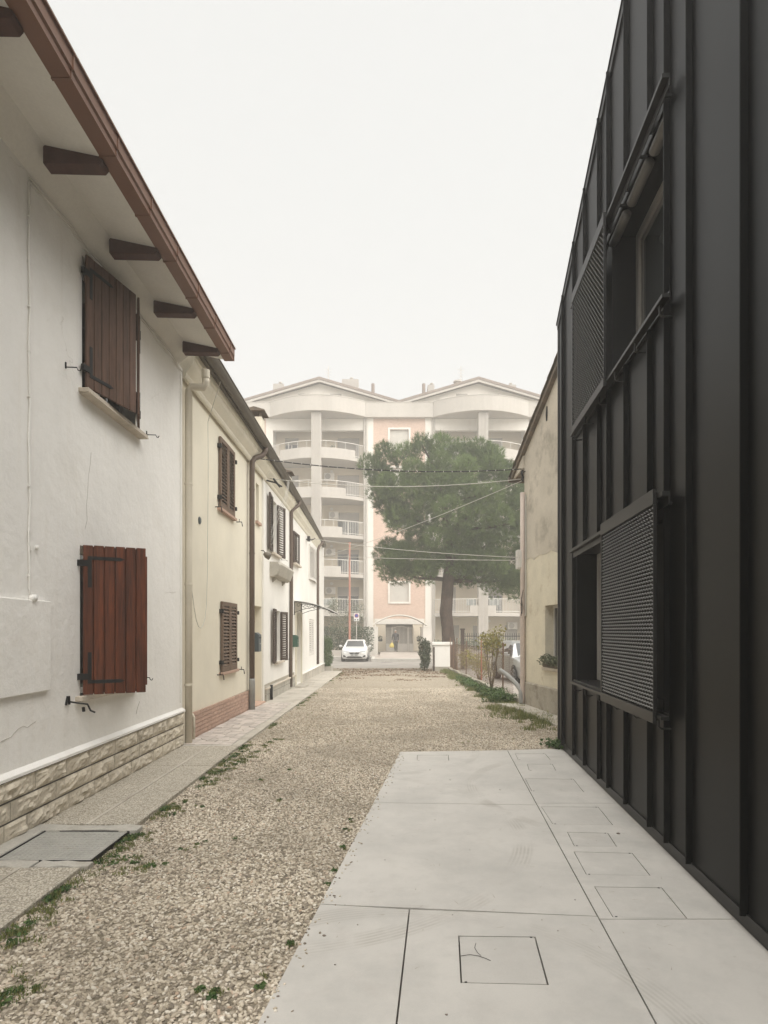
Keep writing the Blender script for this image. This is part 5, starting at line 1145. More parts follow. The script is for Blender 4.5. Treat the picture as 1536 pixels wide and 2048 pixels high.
    # air conditioners on the recessed wall
    for (f, dx, dz) in ((1, .9, 2.4), (2, 1.2, 2.35), (3, .8, 2.45), (0, .9, 2.3)) if k < 0 else ((0, 3.0, -.75), (1, -.9, 2.3), (3, -1.2, 2.4)):
        x = xw + dx; z = FL[f] + dz - .32
        o = MB(R_).box(0, .35, x-.42, x+.42, z, z+.6).build('air_conditioner', ap_white, AP, bevel=.02); MB(R_).tube([(.35, x-.1, z+.3), (.37, x-.1, z+.3)], .24, 16).build('fan_grille', ap_shutter, o)
        MB(R_).box(0, .35, x-.4, x-.35, z-.06, z).box(0, .35, x+.35, x+.4, z-.06, z).build('bracket', ap_conc, o)
    # outer brick strip with windows
    a, b_ = sorted((xw + k*(hwid+.61), xw + k*(hwid+2.8))); 
    wn = [(a+.7, b_-.4, FL[f]+1.25, FL[f]+2.85) for f in range(5)]
    MB(Am).wall(a, b_, -.3, 19.75, wn, .15, .4).build('brick_end', ap_salmon, AP)
    for w_ in wn: apwin(AP, *w_)
    # crowning parapet: bow over the wing
    n_ = 24; ts = [-1 + 2*i/n_ for i in range(n_+1)]; arc2 = lambda t: (xw + 4.0*t, 1.55*(1-t*t) + .45)
    MB(Am).loft([[(arc2(t)[1], arc2(t)[0], 19.75), (-1.6, arc2(t)[0], 19.76), (-1.6, arc2(t)[0], 19.9), (arc2(t)[1]-.14, arc2(t)[0], 19.9), (arc2(t)[1]-.14, arc2(t)[0], 21.0), (arc2(t)[1], arc2(t)[0], 21.0)] for t in ts]).build('roof_parapet', ap_conc, AP)
    for zc in (20.99,): MB(Am).loft([[(arc2(t)[1]+.03, arc2(t)[0], zc), (arc2(t)[1]-.02, arc2(t)[0], zc), (arc2(t)[1]-.02, arc2(t)[0], zc+.06), (arc2(t)[1]+.03, arc2(t)[0], zc+.06)] for t in ts]).build('parapet_band', ap_conc, AP)
    # gable
    gy = -1.9; px_ = XC + k*6.95
    gw = [(px_-1.9, px_-.9, 21.3, 22.6), (px_+.9, px_+1.9, 21.3, 22.6)]
    MB(Am).prism([(gy, px_-6.6, 21.0), (gy, px_+6.6, 21.0), (gy, px_+6.6, 21.65), (gy, px_, 23.5), (gy, px_-6.6, 21.65)], (-.4, 0, 0)).build('gable', ap_white, AP)
    for w_ in gw: apwin(AP, *w_, surround=.1, m=ap_shutter, o=gy, inset=-.02)
    for s_ in (-1, 1):
        MB(Am).prism([(gy+.7, px_ + s_*.0, 23.85), (gy+.7, px_ + s_*6.94, 21.8), (gy+.7, px_ + s_*6.94, 21.6), (gy+.7, px_ + s_*.0, 23.63)], (-13, 0, 0)).build('roof', ap_roof, AP)
        MB(Am).prism([(gy+.66, px_, 23.61), (gy+.66, px_ + s_*6.94, 21.58), (gy+.66, px_ + s_*6.94, 21.40), (gy+.66, px_, 23.42)], (-.06, 0, 0)).build('verge_board', ap_conc, AP)
    # stacks
    for dx, w_, zt_ in (((-3.9, .95, 24.05), (2.6, 1.5, 24.45)) if k < 0 else ((-4.0, .6, 23.95), (3.2, .95, 23.95))):
        s_ = MB(Am).box(gy-2.4, gy-1.3, px_+dx-w_/2, px_+dx+w_/2, 22.0, zt_).build('chimney', ap_shutter, AP); MB(Am).tube([(gy-1.8, px_+dx+.1, zt_), (gy-1.8, px_+dx+.1, zt_+.25)], .06, 6).tube([(gy-1.8, px_+dx+.1, zt_+.25), (gy-1.8, px_+dx+.1, zt_+.32)], .16, 8).build('chimney_pot', ap_conc, s_)
    MB(Am).tube([(gy-1.5, XC+k*2.3, 21.6), (gy-1.5, XC+k*2.3, 24.1)], .15, 10).build('flue', ap_roof, AP)
    xa = px_ + .55*(1 if k < 0 else -2.2); q = MB(Am); q.tube([(gy-2, xa, 23.5), (gy-2, xa, 25.9)], .03, 5)
    for i in range(4): q.bar((gy-2, xa-.35+.05*i, 25.6-.28*i), (gy-2, xa+.3-.05*i, 25.55-.28*i), .025)
    q.build('antenna', ap_conc, AP)
q = MB(Am).tube([(-3.6, XC+5.4, 22.4), (-3.6, XC+5.4, 23.9)], [.5,.35], 10).tube([(-3.6, XC+5.4, 23.9), (-3.6, XC+5.4, 24.3)], .22, 10).tube([(-3.6, XC+5.4, 24.3), (-3.6, XC+5.4, 24.42)], .4, 10); q.build('chimney_cowl', ap_conc, AP)
MB(Am).box(-1.9, -1.75, XC+3.6, XC+4.35, 21.6, 22.3).build('air_conditioner', ap_white, AP)
for a, b_ in ((XC-2.88, XC+2.88), (XC-14, XC-10.88), (XC+10.88, XC+14)):
    MB(Am).box(-1.6, .40, a, b_, 19.75, 19.9).box(.26, .40, a, b_, 19.9, 20.99).build('roof_parapet', ap_conc, AP)
    for zc in (20.96,): MB(Am).box(.40, .43, a, b_, zc, zc+.06).build('parapet_band', ap_conc, AP)
MB(Am).box(-13, -1.92, XC-13.6, XC+13.6, -.3, 19.7).box(-13, -1.61, XC-13.6, XC+13.6, 19.7, 19.88).build('main_volume', ap_cream, AP)
for k in (-1, 1): MB(Am).box(-13, -.41, XC+k*13.3-.3, XC+k*13.3+.3, -.3, 19.7).build('side_wall', ap_salmon, AP)
# ground-floor entrance: recess, cream cheeks, lintel, arch canopy
MB(Am).box(-1.2, .02, XC-bw, XC-1.15, -.1, 2.75).build('entrance_cheek', ap_cream, AP); MB(Am).box(-1.2, .02, XC+1.15, XC+bw, -.1, 2.75).build('entrance_cheek', ap_cream, AP)
MB(Am).box(-1.6, -1.2, XC-1.15, XC+1.15, -.1, 2.75).build('entrance_back', ap_shutter, AP); MB(Am).box(-.4, .06, XC-bw+.1, XC+bw-.1, 2.28, 2.745).build('entrance_lintel', ap_white, AP)
cp = thing('arched_canopy', (XC, 47, 2), 'white arched canopy over the apartment entrance', 'canopy')
def ca(t): return (XC - .05 + 2.18*t, 2.92 - .80*t*t)
MB().loft([[(ca(t/14-1)[0], 47.4, ca(t/14-1)[1]), (ca(t/14-1)[0], 49.5, ca(t/14-1)[1]), (ca(t/14-1)[0], 49.5, ca(t/14-1)[1]+.09), (ca(t/14-1)[0], 47.4, ca(t/14-1)[1]+.09)] for t in range(29)]).build('curved_roof', ap_white, cp)
for x in (XC-2.0, XC+1.9):
    for y in (47.5, 49.2): MB().tube([(x, y, 1.95), (x, y, 2.25)], .05, 6).build('support_post', ap_white, cp)
for k, lab in ((-1, 'white entrance pillar at the left of the apartment gate next to the hedge'), (1, 'white entrance pillar at the right of the apartment gate')):
    x = XC - .05 + k*2.05; t = thing('entrance_pillar', (x, 46, 0), lab, 'pillar', 'pillars of the apartment entrance')
    MB().box(x-.32, x+.32, 45.6, 49.3, -.2, 1.97).build('shaft', ap_white, t); MB().box(x-.34, x+.34, 45.57, 49.33, 1.97, 2.03).build('cap', ap_white, t)
gt_ = thing('entrance_gate', (XC, 49.4, 0), 'white barred metal gate with an arched top at the apartment entrance', 'gate')
q = MB()
for x0, x1, arch in ((XC-1.12, XC-.70, 0), (XC-.55, XC+.62, .14), (XC+.78, XC+1.12, 0)):
    q.box(x0, x1, 49.38, 49.42, .05, .60).box(x0, x1, 49.37, 49.43, .60, .66)
    n_ = max(2, int((x1-x0)/.1))
    zt_ = lambda x: 1.95 + arch*(1-((x-(x0+x1)/2)/((x1-x0)/2))**2)
    for i in range(n_+1): x = x0 + (x1-x0)*i/n_; q.box(x-.018, x+.018, 49.385, 49.415, .66, zt_(x))
    q.tube([(x0+(x1-x0)*i/8, 49.4, zt_(x0+(x1-x0)*i/8)) for i in range(9)], .03, 6)
o = q.build('bars', rail_white, gt_); o['kind'] = 'stuff'
for x in (XC-.63, XC+.70): MB().box(x-.06, x+.06, 49.33, 49.47, .0, 2.02).build('gate_post', rail_white, gt_)
for x, lab in ((XC-1.6, 'small wall planter on the left cheek of the apartment entrance'), (XC+1.55, 'small wall planter on the right cheek of the apartment entrance')):
    t = thing('wall_planter', (x, 49.2, .9), lab, 'planter'); MB().prism([(x-.2, 48.85, 1.0), (x+.2, 48.85, 1.0), (x+.14, 48.85, .85), (x-.14, 48.85, .85)], (0, .2, 0)).build('bowl', iron, t); foliage('foliage', t, [(x, 48.95, 1.12)], [.2], 120, .1, hedge_mat, sd=21)

# ------------------------------------------------------------------ street things
hd_ = thing('hedge', (-3.2, 44.6, 0), 'clipped dark green hedge on a low wall left of the entrance', 'hedge')
MB().box(-9, -1.15, 44.0, 44.3, -.3, .28).build('low_wall', ap_conc, hd_)
CC = [(x, 44.75 + rng.uniform(-.2,.2), z) for x in np.arange(-9, -1.0, .33) for z in (.45, .85, 1.25, 1.7)]
foliage('foliage', hd_, CC, [.36]*len(CC), 15000, .11, hedge_mat, sd=12, shell=.5)
CC = [(-3.05 + rng.uniform(-1.1,1.2), 46.3 + rng.uniform(-.7,.6), 1.8 + 2.1*(k/21)) for k in range(22)]
shrub('olive_tree', (-3.0, 46.4, -.1), [[(-3.0+.1*k, 46.4, 1.0), (-3.0+.45*k, 46.3, 2.6)] for k in (-2,-1,0,1,2)], CC, [.55]*22, 3600, .11, olive_leaf, 'loose grey-green olive tree behind the hedge', 'tree', sd=13, r0=.06, shell=.15, aspect=.35)
CC = [(x, 42.3 + rng.uniform(-.3,.3), .5 + .4*rng.random() + .1*math.sin(x)) for x in np.arange(3.7, 11, .4)]
t = thing('street_hedge', (6, 42.3, -.1), 'grey twiggy hedge at the foot of the pine behind the road', 'hedge'); foliage('foliage', t, CC, [.42]*len(CC), 4200, .10, olive_leaf, sd=14, shell=.3); MB().box(3.6, 12, 42.2, 42.4, -.2, .25).build('low_wall', ap_conc, t)
pl = thing('red_pole', (PX(698,42.6), 42.6, -.1), 'tall salmon red painted street pole rising behind the white car', 'pole')
x = PX(698, 42.6); MB().tube([(x, 43.4, -.15), (x, 43.4, 8.0)], [.085, .06], 10).build('shaft', red_paint, pl); MB().tube([(x, 43.4, 8.0), (x, 43.4, 8.1)], .09, 10).build('cap', red_paint, pl); MB().tube([(x,43.4,-.15),(x,43.4,.05)], .14, 10).build('base', ap_conc, pl)
sg = thing('parking_sign', (PX(713,43.4), 43.4, -.1), 'no parking sign plate on a thin grey post beside the red pole', 'sign')
x = PX(713, 43.4); MB().tube([(x, 43.44, -.15), (x, 43.44, zz(1227, 43.4))], .03, 8).build('post', ap_conc, sg)
sw = 5.4*43.4/1200; z1, z0 = zz(1226, 43.4), zz(1242, 43.4)
MB().box(x-sw, x+sw, 43.39, 43.41, z0, z1).build('plate', mat('sign_white', (.70,.69,.66), .5, .03), sg)
zc = z1 - sw; disc = lambda r0, y, m, nm: MB().tube([(x, y, zc), (x, y-.004, zc)], r0, 24).build(nm, m, sg)
sr, sb = mat('sign_red', (.50,.06,.06), .5, .03), mat('sign_blue', (.06,.10,.36), .5, .03)
disc(sw*.78, 43.388, sr, 'red_disc'); disc(sw*.60, 43.383, sb, 'blue_disc'); MB().bar((x-sw*.5, 43.377, zc+sw*.5), (x+sw*.5, 43.377, zc-sw*.5), .035, .004).build('red_slash', sr, sg)
for i, dx in enumerate((-.5, .45)):
    MB().box(x+dx*sw-.05, x+dx*sw+.06, 43.384, 43.389, z0+.06, z0+.10).box(x+dx*sw-.03, x+dx*sw+.04, 43.384, 43.389, z0+.10, z0+.14).build('pictogram', iron, sg)

# cars -----------------------------------------------------------
car_white = mat('car_paint_white', (.68,.67,.645), .3, .03, 2, 60, .0, 0, spec=.5, coat=.6)
car_silver = mat('car_paint_silver', (.46,.46,.45), .35, .04, 2, 200, .03, 0, metal=.5, spec=.5, coat=.5)
tyre = mat('tyre_rubber', (.022,.022,.022), .85, .1, 20, 60, .05, .1, 60, .002); rim_m = mat('alloy_rim', (.32,.32,.32), .35, .05, 9, 60, .0, 0, metal=.7)
lamp_m = mat('headlamp', (.45,.46,.46), .12, .15, 12, 60, .05, 0, spec=.8); grille_m = mat('grille_black', (.012,.012,.012), .5, .1, 9, 60, .05, .1, 90, .002); plate_m = mat('number_plate', (.62,.62,.6), .5, .03)
def car(loc, heading, paint, lab, L=4.05, Wd=1.76, H=1.44, group=None):
    """hatchback; local x forward, heading = direction of travel"""
    t = thing('car', loc, lab, 'car', group); ca_, sa_ = math.cos(heading), math.sin(heading)
    mp = lambda x, y, z: (loc[0] + x*ca_ - y*sa_, loc[1] + x*sa_ + y*ca_, loc[2] + z)
    hw = Wd/2; k = H/1.44
    def sec(x, wl_, zb, zm, zbelt, wr, zt_):
        return [(x, -wl_*.90, zb), (x, -wl_, zb+.12), (x, -wl_, zm), (x, -wl_*.965, zbelt), (x, -wr, zt_-.03), (x, -wr*.82, zt_), (x, wr*.82, zt_), (x, wr, zt_-.03), (x, wl_*.965, zbelt), (x, wl_, zm), (x, wl_, zb+.12), (x, wl_*.90, zb)]
    S = [(-2.02, hw*.80, .36, .55, .72, hw*.60, .80), (-1.96, hw*.92, .26, .60, .90, hw*.62, 1.02*k), (-1.72, hw*.97, .20, .62, .95, hw*.64, 1.32*k), (-1.35, hw, .18, .64, .95, hw*.68, 1.41*k), (-.55, hw, .17, .64, .94, hw*.71, 1.44*k), (.05, hw, .17, .64, .93, hw*.70, 1.42*k), (.36, hw, .17, .64, .92, hw*.68, 1.35*k),
         (.98, hw, .17, .64, .90, hw*.76, .955), (1.50, hw*.985, .18, .62, .84, hw*.78, .89), (1.80, hw*.93, .18, .58, .76, hw*.74, .80), (1.97, hw*.84, .20, .50, .66, hw*.68, .70), (2.03, hw*.72, .24, .44, .56, hw*.58, .60)]
    sx = L/4.05
    body = MB(mp); body.loft([[(x*sx, y, z) for x, y, z in sec(*s_)] for s_ in S]); o = body.build('body', paint, t, smooth=False, bevel=.03)
    # glass set just proud of the shell
    q = MB(mp); e = .012
    def pane(nm, pts, m=car_glass): MB(mp).prism(pts, (0, 0, .004)).build(nm, m, t)
    zr = 1.35*k
    MB(mp).add([(.95*sx, -hw*.70, .975), (.95*sx, hw*.70, .975), (.40*sx, hw*.585, zr+.002), (.40*sx, -hw*.585, zr+.002), (.93*sx, -hw*.70, .955), (.93*sx, hw*.70, .955), (.38*sx, hw*.585, zr-.02), (.38*sx, -hw*.585, zr-.02)], [(0,1,2,3),(4,7,6,5),(0,4,5,1),(1,5,6,2),(2,6,7,3),(3,7,4,0)]).build('windscreen', car_glass, t)
    for sgn in (-1, 1):
        def sp(x, z): # side glass point on the leaning cabin side
            f = (z-.94)/(1.36*k-.94); return (x*sx, sgn*(hw*.965 - (hw*.965-hw*.69)*f + .012), z)
        for nm, ps in (('front_side_window', [(.82,.985),(.42,1.27*k),(-.28,1.33*k),(-.28,.985)]), ('rear_side_window', [(-.36,.985),(-.36,1.33*k),(-1.05,1.30*k),(-1.45,1.02)])):
            P = [sp(*p) for p in ps]; q = MB(mp); q.prism(P, (0, -sgn*.02, 0)); q.build(nm, car_glass, t)
        # door lines and handle, sill
        MB(mp).box(-.325*sx-.006, -.325*sx+.006, sgn*(hw+.002)-.003, sgn*(hw+.002)+.003, .30, .92).box(.72*sx-.006, .72*sx+.006, sgn*(hw+.002)-.003, sgn*(hw+.002)+.003, .34, .9).build('door_gap', grille_m, t)
        MB(mp).box(-.22*sx, -.02*sx, sgn*hw-.015, sgn*hw+.02, .80, .83).build('door_handle', paint, t)
        MB(mp).tube([(.66*sx, sgn*hw*.94, .97), (.62*sx, sgn*(hw+.06), 1.0)], .025, 6).add(*(lambda c: ([(c[0]+a*.06, c[1]+b*.085, c[2]+d*.065) for a in (-1, 1) for b in (-1, 1) for d in (-1, 1)], [(0,1,3,2),(4,6,7,5),(0,4,5,1),(2,3,7,6),(0,2,6,4),(1,5,7,3)]))((.60*sx, sgn*(hw+.12), 1.02))).build('wing_mirror', paint, t, bevel=.02)
        # headlamps and lower inlets
        MB(mp).prism([(2.02*sx, sgn*hw*.36, .615), (1.93*sx, sgn*hw*.80, .66), (1.885*sx, sgn*hw*.86, .75), (1.985*sx, sgn*hw*.40, .70)], (.035, 0, .0)).build('headlight', lamp_m, t)
        MB(mp).prism([(2.03*sx, sgn*hw*.58, .29), (1.99*sx, sgn*hw*.82, .33), (1.985*sx, sgn*hw*.84, .46), (2.03*sx, sgn*hw*.70, .43)], (.045, 0, 0)).build('air_inlet', grille_m, t)
        for wxp in (1.27, -1.28):
            w = MB(mp); n_ = 20; c = (wxp*sx, sgn*(hw-.10), .31)
            def wr_(y, r): return [(c[0]+r*math.cos(2*math.pi*i/n_), sgn*(hw+y), c[2]+r*math.sin(2*math.pi*i/n_)) for i in range(n_)]
            w.loft([wr_(-.20, .27), wr_(-.19, .305), wr_(-.01, .31), wr_(.012, .285), wr_(.012, .205)]); wh = w.build('wheel', tyre, t)
            MB(mp).loft([wr_(.005, .215), wr_(.020, .20), wr_(.012, .17), wr_(-.02, .15), wr_(-.02, .01)]).build('rim', rim_m, wh)
            q = MB(mp)
            for i in range(5): a = i*2*math.pi/5; q.bar((c[0], sgn*(hw+.014), c[2]), (c[0]+.19*math.cos(a), sgn*(hw+.014), c[2]+.19*math.sin(a)), .045, .02)
            q.build('spoke', rim_m, wh)
            MB(mp).loft([[(c[0]+r*math.cos(math.pi*i/12), sgn*(hw+.006), c[2]+r*math.sin(math.pi*i/12)) for i in range(13)] for r in (.355, .31)], cap=False, closed=False).build('wheel_arch', grille_m, t)
    MB(mp).prism([(2.03*sx, -hw*.40, .63), (2.03*sx, hw*.40, .63), (2.03*sx, hw*.30, .50), (2.03*sx, -hw*.30, .50)], (.022, 0, 0)).build('grille', grille_m, t)
    MB(mp).prism([(2.035*sx, -hw*.62, .25), (2.035*sx, hw*.62, .25), (2.035*sx, hw*.50, .36), (2.035*sx, -hw*.50, .36)], (.02, 0, 0)).build('lower_grille', grille_m, t)
    MB(mp).box(2.05*sx, 2.065*sx, -.26, .26, .40, .51).build('number_plate', plate_m, t); MB(mp).box(2.062*sx, 2.075*sx, -.06, .06, .545, .60).build('badge', rim_m, t)
    MB(mp).box(2.066*sx, 2.069*sx, -.22, -.05, .43, .48).box(2.066*sx, 2.069*sx, .02, .22, .43, .48).build('plate_characters', grille_m, t)
    MB(mp).box(-1.9*sx, 1.95*sx, -hw*.8, hw*.8, .16, .24).build('underbody', grille_m, t)
    return t
car((PX(708.5, 39.2), 41.3, -.325), R(-90), car_white, 'white hatchback parked facing the lane beside the red pole')
car((5.28, 22.4, g(22)-.03), R(-84), car_silver, 'silver hatchback parked in the garden behind the mesh fence', L=3.7, Wd=1.66, H=1.50)
car((8.8, 35.0, -.325), R(180), car_white, 'white car on the road half hidden behind the iron railing', L=4.4, Wd=1.8, H=1.72)

# person -----------------------------------------------------------
def skin_figure(name, verts, edges, radii, m, parent, root=0, sub=2):
    me = bpy.data.meshes.new(name); c = Vector(verts[root]); me.from_pydata([Vector(v)-c for v in verts], edges, [])
    o = bpy.data.objects.new(name, me); COL.objects.link(o)
    o.modifiers.new('s', 'SKIN'); o.modifiers.new('u', 'SUBSURF').levels = sub; o.modifiers['u'].render_levels = sub
    for i, r in enumerate(radii): me.skin_vertices[0].data[i].radius = (r, r) if not isinstance(r, tuple) else r
    me.skin_vertices[0].data[root].use_root = True
    dg = bpy.context.evaluated_depsgraph_get(); m2 = bpy.data.meshes.new_from_object(o.evaluated_get(dg)); bpy.data.objects.remove(o)
    m2.materials.clear(); m2.materials.append(m); smooth_mesh(m2); return link_mesh(m2, name, c, parent)
px0, py0, pz0 = PX(791, 48.0), 48.0, .03
pe = thing('person', (px0, py0, pz0), 'person in dark jacket and trousers walking with a yellow bag', 'person')
dark_cloth = mat('dark_jacket', (.045,.043,.045), .9, .2, 12, 60, .1, .3, 40, .004); trouser = mat('grey_trousers', (.075,.07,.065), .9, .2, 12, 60, .1, .3, 40, .004); skin_m = mat('skin', (.45,.29,.22), .6, .08, 20, 60, .05, 0); hair_m = mat('grey_hair', (.48,.46,.43), .8, .15, 30, 60, .1, .3, 60, .003)
def pp(x, y, z): return (px0 + x, py0 + y, pz0 + z)
v = [pp(0,0,.95), pp(0,0,1.12), pp(0,0,1.30), pp(0,-.01,1.43), pp(0,-.02,1.50), pp(0,-.02,1.56),
     pp(.18,0,1.40), pp(.24,.02,1.15), pp(.23,-.06,.92), pp(-.18,0,1.40), pp(-.26,-.02,1.15), pp(-.27,-.08,.90),
     pp(.09,0,.90), pp(.10,-.05,.50), pp(.11,.06,.10), pp(.12,-.08,.04), pp(-.09,0,.90), pp(-.06,.04,.50), pp(-.02,.16,.12), pp(-.03,.03,.05)]
ed = [(0,1),(1,2),(2,3),(3,4),(4,5),(3,6),(6,7),(7,8),(3,9),(9,10),(10,11),(0,12),(12,13),(13,14),(14,15),(0,16),(16,17),(17,18),(18,19)]
rad = [(.17,.13),(.16,.12),(.19,.13),(.13,.09),.055,.055,.075,.06,.045,.075,.06,.045,.10,.075,.05,.045,.10,.075,.05,.045]
body = skin_figure('body', v, ed, rad, dark_cloth, pe)
hd2_ = MB(); cz = pz0+1.63; rings = []
for i in range(9):
    a = math.pi*i/8; rr_ = math.sin(a); rings.append([(px0 + (.078*rr_ + .001)*math.cos(b), py0-.02 + (.095*rr_ + .001)*math.sin(b), cz - .115*math.cos(a)) for b in [2*math.pi*k/12 for k in range(12)]])
head = hd2_.loft(rings).build('head', skin_m, pe, smooth=True)
MB().prism([(px0-.012, py0-.12, cz-.03), (px0+.012, py0-.12, cz-.03), (px0, py0-.11, cz+.03)], (0, .02, 0)).build('nose', skin_m, head)
for sx_ in (-1, 1): MB().tube([(px0+sx_*.03, py0-.105, cz+.012), (px0+sx_*.03, py0-.112, cz+.012)], .010, 8).build('eye', iron, head); MB().tube([(px0+sx_*.076, py0-.02, cz), (px0+sx_*.09, py0-.015, cz)], .025, 8).build('ear', skin_m, head)
MB().box(px0-.025, px0+.025, py0-.108, py0-.10, cz-.058, cz-.048).build('mouth', rust, head)
q = MB(); rings = []
for i in range(6):
    a = math.pi*.5*i/5; rr_ = math.cos(a); rings.append([(px0 + (.086*rr_+.002)*math.cos(b), py0-.005 + (.10*rr_+.002)*math.sin(b), cz + .02 + .105*math.sin(a)) for b in [2*math.pi*k/12 for k in range(12)]])
q.loft(rings).build('hair', hair_m, head, smooth=True)
q = MB()
for i, (w_, z_) in enumerate(((.2,.93),(.2,.60))): pass
# trousers as a child skin over the legs
lv = [pp(0,0,.93), pp(.09,0,.88), pp(.10,-.05,.50), pp(.11,.055,.12), pp(-.09,0,.88), pp(-.06,.04,.50), pp(-.02,.155,.14)]
skin_figure('trousers', lv, [(0,1),(1,2),(2,3),(0,4),(4,5),(5,6)], [(.16,.125),.112,.088,.066,.112,.088,.066], trouser, pe)
for sx_, hx, hy, hz in ((1, .23, -.07, .88), (-1, -.27, -.09, .86)):
    q = MB(); q.tube([pp(hx, hy, hz+.05), pp(hx, hy-.005, hz), pp(hx, hy-.01, hz-.045)], [.032, .042, .036], 8)
    for f in range(4): q.tube([pp(hx-.027+.018*f, hy-.01, hz-.04), pp(hx-.027+.018*f, hy-.02, hz-.085+.006*abs(f-1.5)), pp(hx-.027+.018*f, hy-.005, hz-.115+.008*abs(f-1.5))], .0085, 6)
    q.tube([pp(hx-sx_*.035, hy-.01, hz+.0), pp(hx-sx_*.058, hy-.03, hz-.03), pp(hx-sx_*.058, hy-.035, hz-.06)], .0095, 6); q.build('hand', skin_m, pe, smooth=True)
bag = thing('shopping_bag', pp(-.30, -.09, .3), 'bright yellow plastic bag hanging from the walking person\'s hand', 'bag')
ym = mat('yellow_plastic', (.62,.50,.13), .5, .1, 9, 60, .05, .4, 14, .02); q = MB(); bx_, by_ = px0-.29, py0-.1
q.loft([[(bx_ + w_*math.cos(a)*(1+.12*math.sin(3*a+z_*9)), by_ + w_*.6*math.sin(a), pz0+z_) for a in [2*math.pi*i/12 for i in range(12)]] for w_, z_ in ((.10,.34),(.17,.36),(.19,.45),(.16,.58),(.10,.68),(.05,.73))]); q.build('sack', ym, bag, smooth=True)
MB().tube([(bx_-.05,by_,pz0+.72),(bx_-.01,by_,pz0+.79),(bx_+.02,by_,pz0+.79),(bx_+.05,by_,pz0+.72)], .01, 6).build('handle', ym, bag)

# ------------------------------------------------------------------ umbrella pine
PY = 30.0; PXc = PX(897, PY); pine = thing('pine_tree', (PXc, PY, -.25), 'large umbrella pine with a thick bare trunk behind the white gate pillar', 'tree')
def pz(v): return zz(v, PY)
tr = [(PX(898,PY), PY, -.35), (PX(897,PY), PY, pz(1290)), (PX(894,PY), PY, pz(1255)), (PX(891,PY), PY, pz(1225)), (PX(894,PY), PY, pz(1195)), (PX(897,PY), PY, pz(1160)), (PX(900,PY), PY, pz(1120)), (PX(895,PY), PY+.1, pz(1060)), (PX(888,PY), PY+.1, pz(1000)), (PX(885,PY), PY, pz(950))]
trad = [.42,.33,.305,.315,.29,.28,.23,.18,.13,.07]
q = MB(); rings = []
for (x, y, z), r in zip(tr, trad):
    rings.append([(x + r*(1+.10*math.sin(3*a+z))*math.cos(a), y + r*(1+.1*math.cos(2*a+z*2))*math.sin(a), z) for a in [2*math.pi*i/14 for i in range(14)]])
q.loft(rings); trunk = q.build('trunk', bark, pine, smooth=True)
# crown: clumps from the outline measured in the photograph, given depth
outline = [(735,910,0),(760,895,1),(800,890,1),(840,880,1.5),(880,878,1.5),(920,885,1.5),(960,895,1.5),(985,900,1.5),(1015,925,1),(1040,950,1),(1055,1000,1),(1060,1050,1),(1065,1100,1),(750,930,1),(745,950,.5),(755,970,1),(770,1000,1),(790,1020,1),(775,965,2),(820,940,3),(870,930,3.5),(920,935,3.5),(970,945,3),(1010,970,2.5),(820,985,3),(870,975,4),(920,985,4),(970,995,3.5),(1020,1010,2.5),(800,1040,1.5),(840,1030,3),(890,1030,4),(940,1040,4),(990,1050,3),(1035,1060,2),(825,1075,2),(860,1075,2.5),(910,1080,3),(960,1085,3),(1005,1095,2.5),(1045,1115,2),(860,1115,1.5),(900,1115,2),(940,1125,2.5),(985,1130,2.5),(1025,1145,2),(1050,1165,1.5),(920,1150,1),(960,1155,1.5),(1000,1165,1.2),(1040,1180,1),(1055,1150,1.5),
  (765,1090,.5),(790,1100,1),(755,1110,.5),(780,1125,1),(815,1125,1),(845,1135,1),(770,1140,.4),(800,1145,.6),(835,1150,.6),(1075,970,1),(1085,1030,1.5),(1090,1090,1.5),(1085,1150,1)]
CC, RR = [], []
for u, v_, dep in outline:
    for k in range(1 + int(dep > .8) + int(dep > 2.5)):
        yy = PY + .7*(0 if dep <= .8 else (dep*(1 if k == 0 else -1) if k < 2 else 0)) * rng.uniform(.5, 1)
        u_, w_ = 905 + (u-905)*.93, 1033 + (v_-1020)*.91; CC.append((PX(u_, PY) + rng.gauss(0,.1), yy, zz(w_, PY) + rng.gauss(0,.1))); RR.append(rng.uniform(.46, .72))
CC, RR = np.array(CC), np.array(RR)
# limbs reach from the trunk to the clumps
q = MB(); 
for i in range(0, len(CC), 6):
    c = Vector(CC[i]); b0 = max((Vector(p) for p in tr[5:]), key=lambda p: -abs(p.z - (c.z - .9)))
    q.tube([b0, b0.lerp(c, .5) + Vector((0,0,-.15)), c], [.10, .06, .025], 6)
q.build('limb', bark, trunk, smooth=True)
# needle tufts: fans of thin blades pointing outward and up
r = np.random.default_rng(31); NT, NN = 22000, 20
idx = r.choice(len(CC), NT, p=RR**2/np.sum(RR**2)); d = r.normal(size=(NT,3)); d[:,2] = d[:,2]*.9 + .25; d /= np.linalg.norm(d, axis=1)[:,None]
fr = (.35 + .65*r.random(NT)**.45); base = CC[idx] + d*(RR[idx]*fr)[:,None]
ax = d*.7 + np.array([0,0,.75]) + r.normal(size=(NT,3))*.25; ax /= np.linalg.norm(ax, axis=1)[:,None]
B_ = np.repeat(base, NN, 0); Ax = np.repeat(ax, NN, 0); n = NT*NN
dr_ = Ax + r.normal(size=(n,3))*.55; dr_ /= np.linalg.norm(dr_, axis=1)[:,None]; ln = (.13 + .15*r.random(n))[:,None]
st_ = B_ + Ax*(r.random(n)*.12)[:,None]; wv = np.cross(dr_, r.normal(size=(n,3))); wv /= np.linalg.norm(wv, axis=1)[:,None]; wv *= .0075
V = np.stack([st_-wv, st_+wv, st_+dr_*ln], 1).reshape(-1,3)
ct_ = r.random(len(CC)); tint = np.clip(np.repeat(r.random(NT)*.2 + ct_[idx]*.45, NN) + r.random(n)*.2 + np.repeat((fr-.35)*.4, NN), 0, 1)
